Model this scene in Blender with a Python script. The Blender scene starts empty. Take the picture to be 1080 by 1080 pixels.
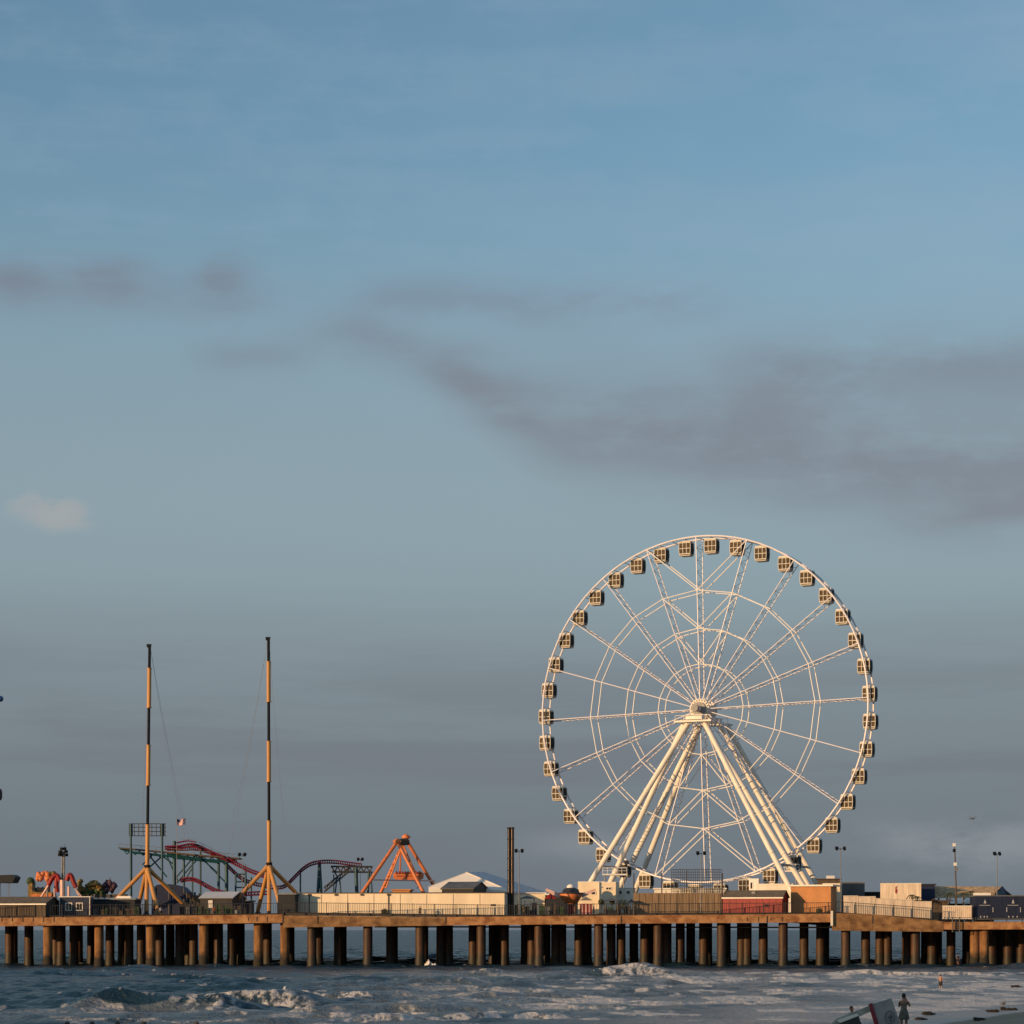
import bpy, math, random
import numpy as np
from mathutils import Vector, Matrix
random.seed(7)
R = math.radians
F = 2530.0; HOR = 980.5; CH = 6.2         # focal length in photo pixels, horizon row, eye height
scene = bpy.context.scene
COL = scene.collection
DECK = 8.4

def at(px, py, Y):
    return Vector(((px-540)/F*Y, Y, CH+(HOR-py)/F*Y))
def X(px, Y): return (px-540)/F*Y
def Z(py, Y): return CH+(HOR-py)/F*Y
def S(Y): return Y/F

# ------------------------------------------------------------------ materials
def mat(name, rgb, rough=0.7, var=0.25, scale=1.5, metal=0.0, stretch=(1,1,1), rgb2=None, bump=0.0, detail=4, spec=0.5):
    m = bpy.data.materials.new(name); m.use_nodes = True
    nt = m.node_tree; N = nt.nodes; L = nt.links
    b = N['Principled BSDF']
    b.inputs['Roughness'].default_value = rough; b.inputs['Metallic'].default_value = metal
    b.inputs['Specular IOR Level'].default_value = spec
    tc = N.new('ShaderNodeTexCoord'); mp = N.new('ShaderNodeMapping')
    geo = N.new('ShaderNodeNewGeometry')
    mp.inputs['Scale'].default_value = stretch
    L.new(geo.outputs['Position'], mp.inputs['Vector'])
    nz = N.new('ShaderNodeTexNoise'); nz.inputs['Scale'].default_value = scale
    nz.inputs['Detail'].default_value = detail; nz.inputs['Roughness'].default_value = 0.6
    L.new(mp.outputs[0], nz.inputs['Vector'])
    cr = N.new('ShaderNodeValToRGB')
    a = rgb2 if rgb2 else tuple(c*(1-var) for c in rgb)
    c = rgb if rgb2 else tuple(min(1, c*(1+var*0.5)) for c in rgb)
    cr.color_ramp.elements[0].position = 0.35; cr.color_ramp.elements[0].color = (*a, 1)
    cr.color_ramp.elements[1].position = 0.65; cr.color_ramp.elements[1].color = (*c, 1)
    L.new(nz.outputs['Fac'], cr.inputs['Fac']); L.new(cr.outputs[0], b.inputs['Base Color'])
    if bump:
        bp = N.new('ShaderNodeBump'); bp.inputs['Strength'].default_value = bump; bp.inputs['Distance'].default_value = 0.1
        L.new(nz.outputs['Fac'], bp.inputs['Height']); L.new(bp.outputs[0], b.inputs['Normal'])
    return m

M = {}
M['white'] = mat('white_paint', (.82,.80,.76), .45, .08, .6)
M['cream'] = mat('cream_paint', (.78,.73,.64), .5, .10, .5)
M['led'] = mat('lilac_white_strip', (.80,.77,.80), .4, .06, .8)
M['lattice'] = mat('galvanised_lattice', (.60,.52,.50), .5, .25, 2)
M['cabin'] = mat('cabin_white', (.76,.72,.62), .4, .10, 2)
M['cabin_shade'] = mat('cabin_side_shade', (.014,.012,.012), .6, .2, 2, spec=.2)  # shade of the cabins' unlit sides, put into the colour
M['steel'] = mat('grey_steel', (.20,.21,.22), .5, .3, 2)
M['darksteel'] = mat('dark_steel', (.035,.036,.04), .5, .4, 2)
M['black'] = mat('black_paint', (.006,.007,.010), .75, .3, 1, spec=.25)
M['orange_pole'] = mat('amber_paint', (.50,.245,.07), .5, .15, .8, stretch=(1,1,.25))
M['orange'] = mat('orange_paint', (.62,.19,.06), .5, .2, 1.2)
M['teal'] = mat('teal_paint', (.005,.062,.082), .5, .35, .8)
M['crimson'] = mat('crimson_paint', (.15,.010,.032), .5, .25, 1)
M['red'] = mat('red_paint', (.27,.010,.010), .55, .3, 1.2, stretch=(3,3,.4))
M['roofgrey'] = mat('weathered_roof', (.135,.11,.08), .85, .35, 1.5, stretch=(1,1,3))
M['roofbrown'] = mat('thatch_brown_roof', (.56,.37,.20), .95, .4, 1.3, bump=.5)
M['navy'] = mat('navy_cladding', (.013,.020,.050), .5, .3, 1)
M['blue'] = mat('blue_canvas', (.006,.014,.055), .6, .3, .6)
M['darkwall'] = mat('dark_cladding', (.013,.016,.022), .7, .4, .8)
M['greywall'] = mat('grey_cladding', (.12,.125,.13), .7, .25, .5)
M['whitewall'] = mat('white_board_wall', (.80,.68,.50), .6, .12, .5, stretch=(1,1,.2))
M['stainwall'] = mat('stained_white_panel', (.74,.61,.47), .65, .22, .9, stretch=(2,2,.3))
M['orangewall'] = mat('orange_stucco', (.50,.225,.085), .75, .15, .6)
M['woodfence'] = mat('weathered_board_fence', (.27,.185,.11), .8, .45, 1.8, stretch=(2.5,2.5,.12), bump=.3)
M['brownwall'] = mat('brown_boards', (.095,.068,.045), .85, .35, 1.5, stretch=(2,2,.2))
M['canvas'] = mat('white_canvas', (.84,.80,.74), .7, .06, .3)
M['canvas_pale_shade'] = mat('pale_canvas_tent_shade', (.52,.54,.58), .7, .08, .3)  # pale roof canvas; on the white tent it paints the shaded side
M['window'] = mat('window_glass', (.03,.028,.025), .12, .3, 2)
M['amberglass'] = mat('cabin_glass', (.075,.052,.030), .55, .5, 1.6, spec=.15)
M['yellow'] = mat('yellow_paint', (.26,.16,.035), .6, .7, 2.5)
M['green'] = mat('green_paint', (.03,.07,.02), .7, .6, 2.5)
M['purple'] = mat('purple_paint', (.07,.03,.05), .6, .5, 2.5)
M['pink'] = mat('pale_pink_paint', (.72,.48,.42), .5, .15, 1)
M['skin'] = mat('skin', (.42,.22,.14), .55, .1, 4)
M['skin_dark'] = mat('tanned_skin', (.30,.13,.075), .55, .1, 4)
M['hair'] = mat('dark_hair', (.02,.015,.012), .6, .3, 12)
M['shorts'] = mat('dark_shorts', (.015,.02,.022), .8, .3, 5)
M['skirt'] = mat('grey_print_cloth', (.13,.125,.105), .85, .6, 9)
M['shirtw'] = mat('pale_shirt', (.62,.58,.54), .8, .15, 5)
M['shirtd'] = mat('dark_shirt', (.04,.04,.05), .8, .3, 5)
M['shirtr'] = mat('red_shirt', (.40,.07,.05), .8, .3, 5)
M['feather'] = mat('gull_feathers', (.55,.55,.55), .8, .3, 6)
M['featherd'] = mat('dark_gull_feathers', (.10,.10,.11), .8, .3, 6)
M['post'] = mat('weathered_post', (.06,.05,.045), .9, .4, 5, stretch=(1,1,.2))
M['weed'] = mat('seaweed', (.018,.012,.008), .9, .6, 6, bump=.5)
M['boatgrey'] = mat('grey_painted_board', (.30,.295,.29), .7, .2, 2.5)
M['plank'] = mat('faded_cream_plank', (.40,.41,.36), .7, .25, 3)
M['stripe'] = mat('dark_red_stripe', (.22,.02,.03), .6, .2, 3)
M['foam_blob'] = mat('white_spray', (.80,.78,.74), .9, .08, 3)

# concrete with vertical rust runs
def concrete(name, base, stain, amt=.5, st=(1.3,1.3,.16)):
    m = bpy.data.materials.new(name); m.use_nodes = True
    nt = m.node_tree; N = nt.nodes; L = nt.links; b = N['Principled BSDF']; b.inputs['Roughness'].default_value = .62 if 'rusty' in name else .85
    g = N.new('ShaderNodeNewGeometry')
    mp = N.new('ShaderNodeMapping'); mp.inputs['Scale'].default_value = st; L.new(g.outputs['Position'], mp.inputs[0])
    n1 = N.new('ShaderNodeTexNoise'); n1.inputs['Scale'].default_value = 1.6; n1.inputs['Detail'].default_value = 6; n1.inputs['Roughness'].default_value = .65
    L.new(mp.outputs[0], n1.inputs['Vector'])
    n2 = N.new('ShaderNodeTexNoise'); n2.inputs['Scale'].default_value = .8; n2.inputs['Detail'].default_value = 5
    L.new(g.outputs['Position'], n2.inputs['Vector'])
    c1 = N.new('ShaderNodeValToRGB'); c1.color_ramp.elements[0].position=.48-.12*amt; c1.color_ramp.elements[1].position=.66
    c1.color_ramp.elements[0].color=(1,1,1,1); c1.color_ramp.elements[1].color=(0,0,0,1)
    c1.color_ramp.elements[0].color=(0,0,0,1); c1.color_ramp.elements[1].color=(1,1,1,1)
    L.new(n1.outputs['Fac'], c1.inputs[0])
    c2 = N.new('ShaderNodeValToRGB'); c2.color_ramp.elements[0].position=.3; c2.color_ramp.elements[1].position=.7
    c2.color_ramp.elements[0].color=(*[x*.62 for x in base],1); c2.color_ramp.elements[1].color=(*base,1)
    L.new(n2.outputs['Fac'], c2.inputs[0])
    mx = N.new('ShaderNodeMixRGB'); L.new(c1.outputs[0], mx.inputs[0]); L.new(c2.outputs[0], mx.inputs[1]); mx.inputs[2].default_value=(*stain,1)
    bp = N.new('ShaderNodeBump'); bp.inputs['Strength'].default_value=.4; bp.inputs['Distance'].default_value=.08
    L.new(n1.outputs['Fac'], bp.inputs['Height']); L.new(bp.outputs[0], b.inputs['Normal'])
    return m, mx, b, g
def concrete_plain(name, base, stain, amt=.5):
    m, mx, b, g = concrete(name, base, stain, amt, (.38,.38,.55))
    m.node_tree.links.new(mx.outputs[0], b.inputs['Base Color']); return m
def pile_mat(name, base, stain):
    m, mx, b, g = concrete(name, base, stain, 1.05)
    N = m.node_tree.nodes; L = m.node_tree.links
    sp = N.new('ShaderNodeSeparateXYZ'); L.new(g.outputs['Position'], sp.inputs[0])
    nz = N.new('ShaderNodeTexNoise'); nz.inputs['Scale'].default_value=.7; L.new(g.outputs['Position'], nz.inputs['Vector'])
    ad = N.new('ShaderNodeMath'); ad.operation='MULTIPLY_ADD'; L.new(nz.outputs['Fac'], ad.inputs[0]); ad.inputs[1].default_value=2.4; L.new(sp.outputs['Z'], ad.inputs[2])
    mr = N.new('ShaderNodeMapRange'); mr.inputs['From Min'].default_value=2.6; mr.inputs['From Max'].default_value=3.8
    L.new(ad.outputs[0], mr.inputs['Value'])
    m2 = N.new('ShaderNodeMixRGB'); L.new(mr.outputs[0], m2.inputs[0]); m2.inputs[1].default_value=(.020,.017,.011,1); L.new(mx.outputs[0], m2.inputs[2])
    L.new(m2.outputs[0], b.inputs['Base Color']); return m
M['beam'] = concrete_plain('rust_stained_concrete_beam', (.50,.265,.115), (.20,.075,.025), .45)
M['beam_dirty'] = concrete_plain('dirty_concrete_beam', (.36,.205,.09), (.11,.052,.02), .8)
M['pile'] = pile_mat('concrete_pile', (.34,.175,.065), (.12,.05,.016))
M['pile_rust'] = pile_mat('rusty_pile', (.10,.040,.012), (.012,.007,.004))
M['deck'] = mat('deck_planks', (.12,.09,.07), .9, .4, 2)

# ------------------------------------------------------------------ mesh builder
ORG = {}
class MB:
    def __init__(s): s.v=[]; s.f=[]; s.mi=[]; s.cur=0; s.smooth=[]
    def add(s, vs, fs, smooth=False):
        o=len(s.v); s.v += [tuple(p) for p in vs]
        for f in fs: s.f.append(tuple(i+o for i in f)); s.mi.append(s.cur); s.smooth.append(smooth)
    def box(s, c, d, rot=0.0):
        c=Vector(c); cr,sr=math.cos(rot),math.sin(rot); vs=[]
        for z in (-.5,.5):
            for x,y in ((-.5,-.5),(.5,-.5),(.5,.5),(-.5,.5)):
                a,b=x*d[0],y*d[1]; vs.append((c.x+a*cr-b*sr, c.y+a*sr+b*cr, c.z+z*d[2]))
        s.add(vs,[(3,2,1,0),(4,5,6,7),(0,1,5,4),(1,2,6,5),(2,3,7,6),(3,0,4,7)])
    def tube(s, p, q, r, n=8, r2=None, cap=True):
        p=Vector(p); q=Vector(q); r2 = r if r2 is None else r2
        d=(q-p); 
        if d.length<1e-6: return
        d.normalize(); a=Vector((0,0,1)) if abs(d.z)<.95 else Vector((1,0,0))
        u=d.cross(a).normalized(); w=d.cross(u)
        vs=[]
        for c,rr in ((p,r),(q,r2)):
            for i in range(n):
                t=2*math.pi*i/n; vs.append(c+u*math.cos(t)*rr+w*math.sin(t)*rr)
        fs=[(i,(i+1)%n,n+(i+1)%n,n+i) for i in range(n)]
        s.add(vs,fs,n>=8)
        if cap: s.add(vs,[tuple(range(n-1,-1,-1)),tuple(range(n,2*n))])
    def poly(s, pts, r, n=6, closed=False):
        m=len(pts)
        for i in range(m if closed else m-1): s.tube(pts[i],pts[(i+1)%m],r,n)
    def prism(s, pts, off):           # pts: planar 3D polygon, off: extrusion vector
        off=Vector(off); n=len(pts); vs=[Vector(p) for p in pts]+[Vector(p)+off for p in pts]
        s.add(vs,[tuple(range(n)),tuple(range(2*n-1,n-1,-1))]+[(i,(i+1)%n,n+(i+1)%n,n+i)[::-1] for i in range(n)])
    def lathe(s, c, prof, n=16, cap=True, sx=1, sy=1):
        c=Vector(c); vs=[]
        for r,z in prof:
            for i in range(n):
                t=2*math.pi*i/n; vs.append((c.x+r*sx*math.cos(t),c.y+r*sy*math.sin(t),c.z+z))
        fs=[]
        for k in range(len(prof)-1):
            for i in range(n): fs.append((k*n+i,k*n+(i+1)%n,(k+1)*n+(i+1)%n,(k+1)*n+i))
        s.add(vs,fs,True)
        if cap:
            m=(len(prof)-1)*n; s.add(vs,[tuple(range(n-1,-1,-1)),tuple(range(m,m+n))])
    def ball(s, c, r, n=10, jit=0, sc=(1,1,1)):
        c=Vector(c); vs=[]; m=n//2+1; fs=[]
        for k in range(m+1):
            ph=math.pi*k/m
            for i in range(n):
                t=2*math.pi*i/n; rr=r*(1+random.uniform(-jit,jit))
                vs.append((c.x+sc[0]*rr*math.sin(ph)*math.cos(t),c.y+sc[1]*rr*math.sin(ph)*math.sin(t),c.z+sc[2]*rr*math.cos(ph)))
        for k in range(m):
            for i in range(n): fs.append((k*n+i,(k+1)*n+i,(k+1)*n+(i+1)%n,k*n+(i+1)%n))
        s.add(vs,fs,True)
    def build(s, name, mats, parent=None, origin=None):
        if not isinstance(mats,(list,tuple)): mats=[mats]
        pw = ORG[parent.name] if parent else Vector((0,0,0))
        if origin is None: origin = pw
        origin=Vector(origin)
        me=bpy.data.meshes.new(name)
        me.from_pydata([(x-origin.x,y-origin.y,z-origin.z) for x,y,z in s.v],[],s.f)
        for m in mats: me.materials.append(m)
        me.polygons.foreach_set('material_index',s.mi); me.polygons.foreach_set('use_smooth',s.smooth)
        me.update()
        o=bpy.data.objects.new(name,me); COL.objects.link(o)
        o.location=origin-pw
        if parent: o.parent=parent
        ORG[o.name]=origin
        return o

def tag(o, label=None, cat=None, group=None, kind=None):
    if label: o['label']=label
    if cat: o['category']=cat
    if group: o['group']=group
    if kind: o['kind']=kind
    return o
def thing(name, loc, label, cat, group=None):
    o=bpy.data.objects.new(name,None); COL.objects.link(o); o.location=loc; o.empty_display_size=.5
    ORG[o.name]=Vector(loc); return tag(o,label,cat,group)
def dup(o, loc, parent=None):
    c=o.copy(); COL.objects.link(c); c.location=loc; c.parent=parent
    base=(ORG[parent.name] if parent else Vector((0,0,0))); ORG[c.name]=base+Vector(loc)
    for ch in list(o.children):
        dup(ch, ch.location, c)
    return c

# ------------------------------------------------------------------ camera
cam=bpy.data.cameras.new('camera'); co=bpy.data.objects.new('camera',cam); COL.objects.link(co)
co.location=(0,0,CH); co.rotation_euler=(R(90),0,0)
cam.sensor_width=36; cam.lens=F/1080*36; cam.shift_y=(HOR-540)/1080; cam.clip_start=.5; cam.clip_end=60000
scene.camera=co

# ------------------------------------------------------------------ sky
SUN_AZ=R(234); SUN_EL=R(8)
w=bpy.data.worlds.new('World'); scene.world=w; w.use_nodes=True
nt=w.node_tree; N=nt.nodes; L=nt.links
bg=N['Background']; bg.inputs['Strength'].default_value=.1
sky=N.new('ShaderNodeTexSky'); sky.sky_type='NISHITA'; sky.sun_disc=False
sky.sun_elevation=SUN_EL; sky.sun_rotation=SUN_AZ; sky.air_density=1.0; sky.dust_density=1.0; sky.ozone_density=1.2
tc=N.new('ShaderNodeTexCoord'); sp=N.new('ShaderNodeSeparateXYZ'); L.new(tc.outputs['Generated'],sp.inputs[0])
class E:
    def __init__(s,k): s.k=k
    @staticmethod
    def op(o,*a,clamp=False):
        n=N.new('ShaderNodeMath'); n.operation=o; n.use_clamp=clamp
        for i,x in enumerate(a):
            if isinstance(x,E): L.new(x.k,n.inputs[i])
            else: n.inputs[i].default_value=float(x)
        return E(n.outputs[0])
    def __add__(s,o): return E.op('ADD',s,o)
    def __radd__(s,o): return E.op('ADD',s,o)
    def __sub__(s,o): return E.op('SUBTRACT',s,o)
    def __rsub__(s,o): return E.op('SUBTRACT',o,s)
    def __mul__(s,o): return E.op('MULTIPLY',s,o)
    def __rmul__(s,o): return E.op('MULTIPLY',s,o)
    def __truediv__(s,o): return E.op('DIVIDE',s,o)
def sstep(x,a,b):
    n=N.new('ShaderNodeMapRange'); n.interpolation_type='SMOOTHSTEP'
    n.inputs['From Min'].default_value=a; n.inputs['From Max'].default_value=b
    L.new(x.k,n.inputs['Value']); return E(n.outputs[0])
def gauss(x): return E.op('EXPONENT', E.op('MULTIPLY', E.op('MULTIPLY',x,x), -1.0))
AZ=E.op('ARCTAN2',E(sp.outputs['X']),E(sp.outputs['Y'])); EL=E.op('ARCSINE',E(sp.outputs['Z']))
cl=lambda e: E.op('TANGENT',E.op('MINIMUM',E.op('MAXIMUM',e,-1.2),1.2))
U=cl(AZ)*(F/1000)+.54; V=cl(EL)*(-F/1000)+HOR/1000          # thousandths of photo pixels: direction only
def noise(sx,sy,sc,det=5,rough=.55,off=0):
    cb=N.new('ShaderNodeCombineXYZ'); L.new((U*sx+off).k,cb.inputs[0]); L.new((V*sy).k,cb.inputs[1]); cb.inputs[2].default_value=off*1.7
    n=N.new('ShaderNodeTexNoise'); n.inputs['Scale'].default_value=sc; n.inputs['Detail'].default_value=det; n.inputs['Roughness'].default_value=rough
    L.new(cb.outputs[0],n.inputs['Vector']); return E(n.outputs['Fac'])
n1=noise(1,2.2,7,6,.6); n2=noise(1,2.6,4,5,.5,3.1); n3=noise(.5,5,4,5,.55,7.7); n4=noise(1,1.6,15,5,.6,1.3)
wob=(n2-.5)*.10
# dark violet-grey cloud bands
def band(yc,half,win,amp):
    return gauss((V+wob*.7-yc-.004)/half)*win*amp
wu=U+(n4-.5)*.06; wv_=V+(n4-.5)*.03+(n1-.5)*.03
b1=(gauss((wu-.015)/.055)*gauss((wv_-.312)/.026)*.9+gauss((wu-.122)/.042)*gauss((wv_-.306)/.022)*.8+gauss((wu-.235)/.034)*gauss((wv_-.304)/.026)*.75+gauss((wu-.17)/.12)*gauss((wv_-.322)/.026)*.35)*(sstep(n1,.25,.6)*.6+.4)
b1b=band(.318,.024,sstep(U,.34,.42)*(1.0-sstep(U,.66,.82)),.58)*sstep(n1,.26,.60)
path=.350+sstep(U,.33,.62)*.095+sstep(U,.56,1.08)*.055
halfw=.022+sstep(U,.38,.66)*.036
b2=gauss((V+wob*.6-path)/halfw)*(sstep(U,.28,.40)*.6+sstep(U,.40,.54)*.4)*(sstep(n1*.6+n3*.4,.26,.60)*.75+.35)*1.05
b3=band(.388,.040,sstep(U,.70,.86),.95)*(sstep(n1,.22,.60)*.8+.2)*.85
b4=band(.37,.02,sstep(U,.18,.25)*(1.0-sstep(U,.28,.36)),.5)
b5=band(.545,.018,sstep(U,.9,1.05),.5)
dark=E.op('MINIMUM',b1+b1b+b2+b3+b4+b5,1.0)
# low layered stratus
low=sstep(V,.60,.80)
strat=low*sstep(n3,.42,.62)*.55+low*.30
horiz=sstep(V,.60,1.0)
light1=sstep(gauss((U+(n4-.5)*.10-.060)/.040)*gauss((V+(n4-.5)*.05+(n1-.5)*.04-.549)/.020)+(n4-.5)*.9,.18,.80)*1.0*gauss((U-.06)/.06)*gauss((V-.549)/.03)
light2=gauss((V+wob-.893)/.028)*sstep(U,.84,1.0)*.42*sstep(n1,.35,.6)
light3=gauss((V+wob-.905)/.02)*gauss((U-.62)/.07)*.3
light=E.op('MINIMUM',light1+light2+light3,1.0)
def mixc(fac,a,b,mode='MIX'):
    n=N.new('ShaderNodeMixRGB'); n.blend_type=mode
    if isinstance(fac,E): L.new(fac.k,n.inputs[0])
    else: n.inputs[0].default_value=fac
    for i,x in ((1,a),(2,b)):
        if isinstance(x,tuple): n.inputs[i].default_value=(*x,1)
        else: L.new(x,n.inputs[i])
    return n.outputs[0]
SK=10.0
def c(r,g,b): return tuple((((x/255+.055)/1.055)**2.4)*SK for x in (r,g,b))
col=sky.outputs[0]
col=mixc(1.0, col, (1.26,1.55,1.68), 'MULTIPLY')
col=mixc(sstep(V,.12,.54)*.78, col, c(142,157,166))
col=mixc(sstep(n2,.35,.7)*sstep(U,.2,1.0)*(1.0-sstep(V,.35,.5))*.25, col, c(150,172,190))          # thin high veil
col=mixc(sstep(V,.52,.72)*.55, col, c(128,137,145))
col=mixc(horiz*.90, col, c(101,112,121))                      # grey distance above the sea
col=mixc(strat*.80, col, c(114,119,128))
col=mixc(sstep(n3*.6+n4*.4,.45,.62)*(1.0-sstep(V,.22,.45))*.22, col, c(140,166,188))
col=mixc(dark*.62, col, c(121,120,131))
col=mixc(light, col, c(160,166,169))
L.new(col,bg.inputs['Color'])
sun=bpy.data.lights.new('sun','SUN'); so=bpy.data.objects.new('sun',sun); COL.objects.link(so)
sun.energy=4.6; sun.angle=R(.5); sun.color=(1,.61,.29)
sd=Vector((math.sin(SUN_AZ)*math.cos(SUN_EL),math.cos(SUN_AZ)*math.cos(SUN_EL),math.sin(SUN_EL)))
so.rotation_euler=sd.to_track_quat('Z','Y').to_euler(); so.location=(-100,-100,60)
scene.view_settings.view_transform='Standard'; scene.view_settings.look='None'
scene.view_settings.exposure=0; scene.view_settings.gamma=1

# ------------------------------------------------------------------ sea
def vnoise(x,y,seed=0):
    xi=np.floor(x).astype(np.int64); yi=np.floor(y).astype(np.int64); xf=x-xi; yf=y-yi
    xf=xf*xf*(3-2*xf); yf=yf*yf*(3-2*yf)
    def h(a,b):
        n=(a*374761393+b*668265263+seed*974634777)&0xffffffff; n=((n^(n>>13))*1274126177)&0xffffffff
        return ((n^(n>>16))&0xffff)/65535.0
    return (h(xi,yi)*(1-xf)+h(xi+1,yi)*xf)*(1-yf)+(h(xi,yi+1)*(1-xf)+h(xi+1,yi+1)*xf)*yf
def fbm(x,y,o=4,seed=0):
    a=.5; t=0; s=0
    for i in range(o): t=t+a*vnoise(x,y,seed+i); s+=a; x=x*2.03+5.1; y=y*2.03+1.7; a*=.5
    return t/s
SHP=np.array([24.3,157.6]); SHN=np.array([.927,-.375])
def shore_d(x,y): return (x-SHP[0])*SHN[0]+(y-SHP[1])*SHN[1]
ys=[140.0]
while ys[-1]<30000:
    y=ys[-1]; d=.25 if y<260 else (.25+(y-260)*.005 if y<900 else 3.4+(y-900)*.03)
    ys.append(y+d)
ys=np.array(ys)
k1=np.linspace(-.225,.225,640); k0=np.concatenate([-.225-np.geomspace(.9,.002,40),k1,.225+np.geomspace(.002,.9,40)])
Yg,Kg=np.meshgrid(ys,k0,indexing='ij'); Xg=Kg*Yg
dY=np.gradient(ys)[:,None]*np.ones_like(Xg)
rng=np.random.RandomState(3)
Zg=np.zeros_like(Xg)
for i in range(46):
    lam=np.exp(rng.uniform(np.log(1.1),np.log(17))); ang=rng.normal(-math.pi/2+.25,.55)
    amp=.0165*lam**.82*rng.uniform(.5,1.2)
    kx,ky=math.cos(ang)*2*math.pi/lam, math.sin(ang)*2*math.pi/lam
    fade=np.clip(lam/(dY*3.0)-1,0,1)
    ph=rng.uniform(0,6.28)+1.5*(vnoise(Xg/23,Yg/23,i)-.5)
    Zg+=amp*fade*(1-np.abs(np.sin(.5*(kx*Xg+ky*Yg)+ph))*2+.27)*.6+amp*.4*fade*np.sin(kx*Xg+ky*Yg+ph)
PX=540+Kg*F
patch=.55+.9*vnoise(Xg/30,Yg/40,99)
Zg*=patch
FM=np.zeros_like(Xg)
surf=np.clip((PX-380)/500,0,1)*np.clip((420-Yg)/60,0,1)
Zg*=(1-.25*surf)
def sm(x,a,b): t=np.clip((x-a)/(b-a),0,1); return t*t*(3-2*t)
def breaker(p0,p1,pyb,hpx,foam,steep=1.0,tilt=0,fs=1.0,back=6.0):
    global Zg,FM
    Y0=F*CH/(pyb-HOR); h=.86*hpx*Y0/F
    yc=Y0+tilt*(PX-(p0+p1)/2)/100+ (fbm(Xg/6,Xg*0+pyb,3,5)-.5)*4*h
    win=sm(PX,p0-10,p0+(p1-p0)*.28)*(1-sm(PX,p1-(p1-p0)*.3,p1+10))*(.45+.9*fbm(Xg/4.5,Xg*0+pyb*1.3,3,8))
    d=Yg-yc
    prof=np.where(d<0,0,np.where(d<2.2*h/steep,sm(d,0,2.2*h/steep),np.exp(-((d-2.2*h/steep)/(back*h))**2)))
    Zg=Zg+h*win*prof
    lump=fbm(Xg*1.9,Yg*1.1,5,int(pyb))
    f=np.clip(win*1.4,0,1)*foam*sm(d,-2.4*h,.6*h)*(1-sm(d,2.0*h,6*h))*(.34+.66*sm(lump,.36,.64))
    if fs<1:   # glassy face at the left of the wave, foam only spilling from its lip
        gl=1-sm(PX+40*(vnoise(Xg/2.2,Yg/3,41)-.5),p0+(p1-p0)*fs,p0+(p1-p0)*(fs+.16))
        f=f*(1-gl*(d<1.9*h/steep))
        f=np.maximum(f*(1-.92*gl),win*.7*((d>1.5*h)&(d<2.2*h))*sm(fbm(Xg*2.4,Yg*.4,3,77),.50,.62))
    Zg=Zg+f*.10*h*(lump-.45)
    FM=np.maximum(FM,f*1.05)
breaker(60,285,1066,21,.9,1.2,2,.52,5)
breaker(190,350,1061,15,.8,1.0,-2,.0,5)
breaker(265,410,1054,11,.85,.8,-3,.0,5)
breaker(60,110,1037,4,.7,1,0,0)
breaker(250,330,1040,6,.35,1,2,0)
breaker(300,640,1076,7,1.3,1,4,0,5)
breaker(330,470,1073,6,1.0,1,2,0,5)
breaker(-40,330,1079,5,.6,1,-1,0,6)
breaker(600,735,1030,9,.95,1,-3,.15,5)
breaker(630,700,1027,9,.9,1,-2,0)
breaker(655,690,1047,7,.8,1,0,0)
breaker(640,860,1059,7,1.35,1,5,0,5)
breaker(500,700,1063,4,.5,1,3,0,5)
breaker(400,560,1030,4,.35,1,3,0,6)
breaker(0,180,1030,4,.2,1,3,0,6)
breaker(130,330,1034,4,.2,1,-3,0,6)
breaker(760,1060,1046,4,.9,1,4,0,6)
breaker(850,1090,1029,6,1.05,1,-4,0,6)
breaker(960,1120,1053,3,.8,1,-6,0,6)
breaker(430,600,1041,3,.4,1,3,0,8)
breaker(860,1010,1062,3,.9,1,-3,0,6)
breaker(540,760,1074,3,.7,1,6,0,6)
# scattered surf foam: lacy streaks left behind by broken waves
n=fbm(Xg/2.6,Yg/5.0,5,20); n2_=fbm(Xg/14,Yg/26,3,31)
dens=np.clip((PX-270)/680,0,1)**.7*sm(420-Yg,20,130)
dens=np.maximum(dens,.45*(Yg<185)*sm(PX,-100,100))
lace=sm(n+.30*(n2_-.5)*2,.60-.19*dens,.74-.10*dens)*np.clip(dens*1.5,0,1)
FM=np.maximum(FM,lace*.85)
MK=np.clip(dens*1.15*sm(n2_,.25,.6)+.25*dens,0,1)
caps=sm(fbm(Xg/2.0,Yg/3.5,4,55)+.3*np.clip(Zg,0,.25),.77,.88)*(Yg<1200)*.6
FM=np.maximum(FM,caps)
# wash around the piles
FM=np.maximum(FM,sm(fbm(Xg/1.5,Yg/4,4,60),.56,.72)*.45*np.exp(-((Yg-399)/7)**2)*sm(PX,350,800))
Zg+=.10*FM*fbm(Xg*2,Yg*2,2,61)*(Yg<400)
sdist=shore_d(Xg,Yg)
Zg*=1-.85*sm(sdist,-45,0)
nr,nc=Xg.shape
me=bpy.data.meshes.new('sea'); nv=nr*nc
me.vertices.add(nv); me.vertices.foreach_set('co',np.stack([Xg,Yg,Zg],-1).astype(np.float32).ravel())
ii=(np.arange(nr-1)[:,None]*nc+np.arange(nc-1)[None,:]).ravel()
q=np.stack([ii,ii+1,ii+nc+1,ii+nc],-1).astype(np.int32)
me.loops.add(q.size); me.loops.foreach_set('vertex_index',q.ravel())
me.polygons.add(len(q)); me.polygons.foreach_set('loop_start',np.arange(0,q.size,4,dtype=np.int32)); me.polygons.foreach_set('loop_total',np.full(len(q),4,dtype=np.int32))
me.polygons.foreach_set('use_smooth',np.ones(len(q),dtype=bool))
at_=me.attributes.new('foam','FLOAT','POINT'); at_.data.foreach_set('value',np.clip(FM,0,1).astype(np.float32).ravel())
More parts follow.
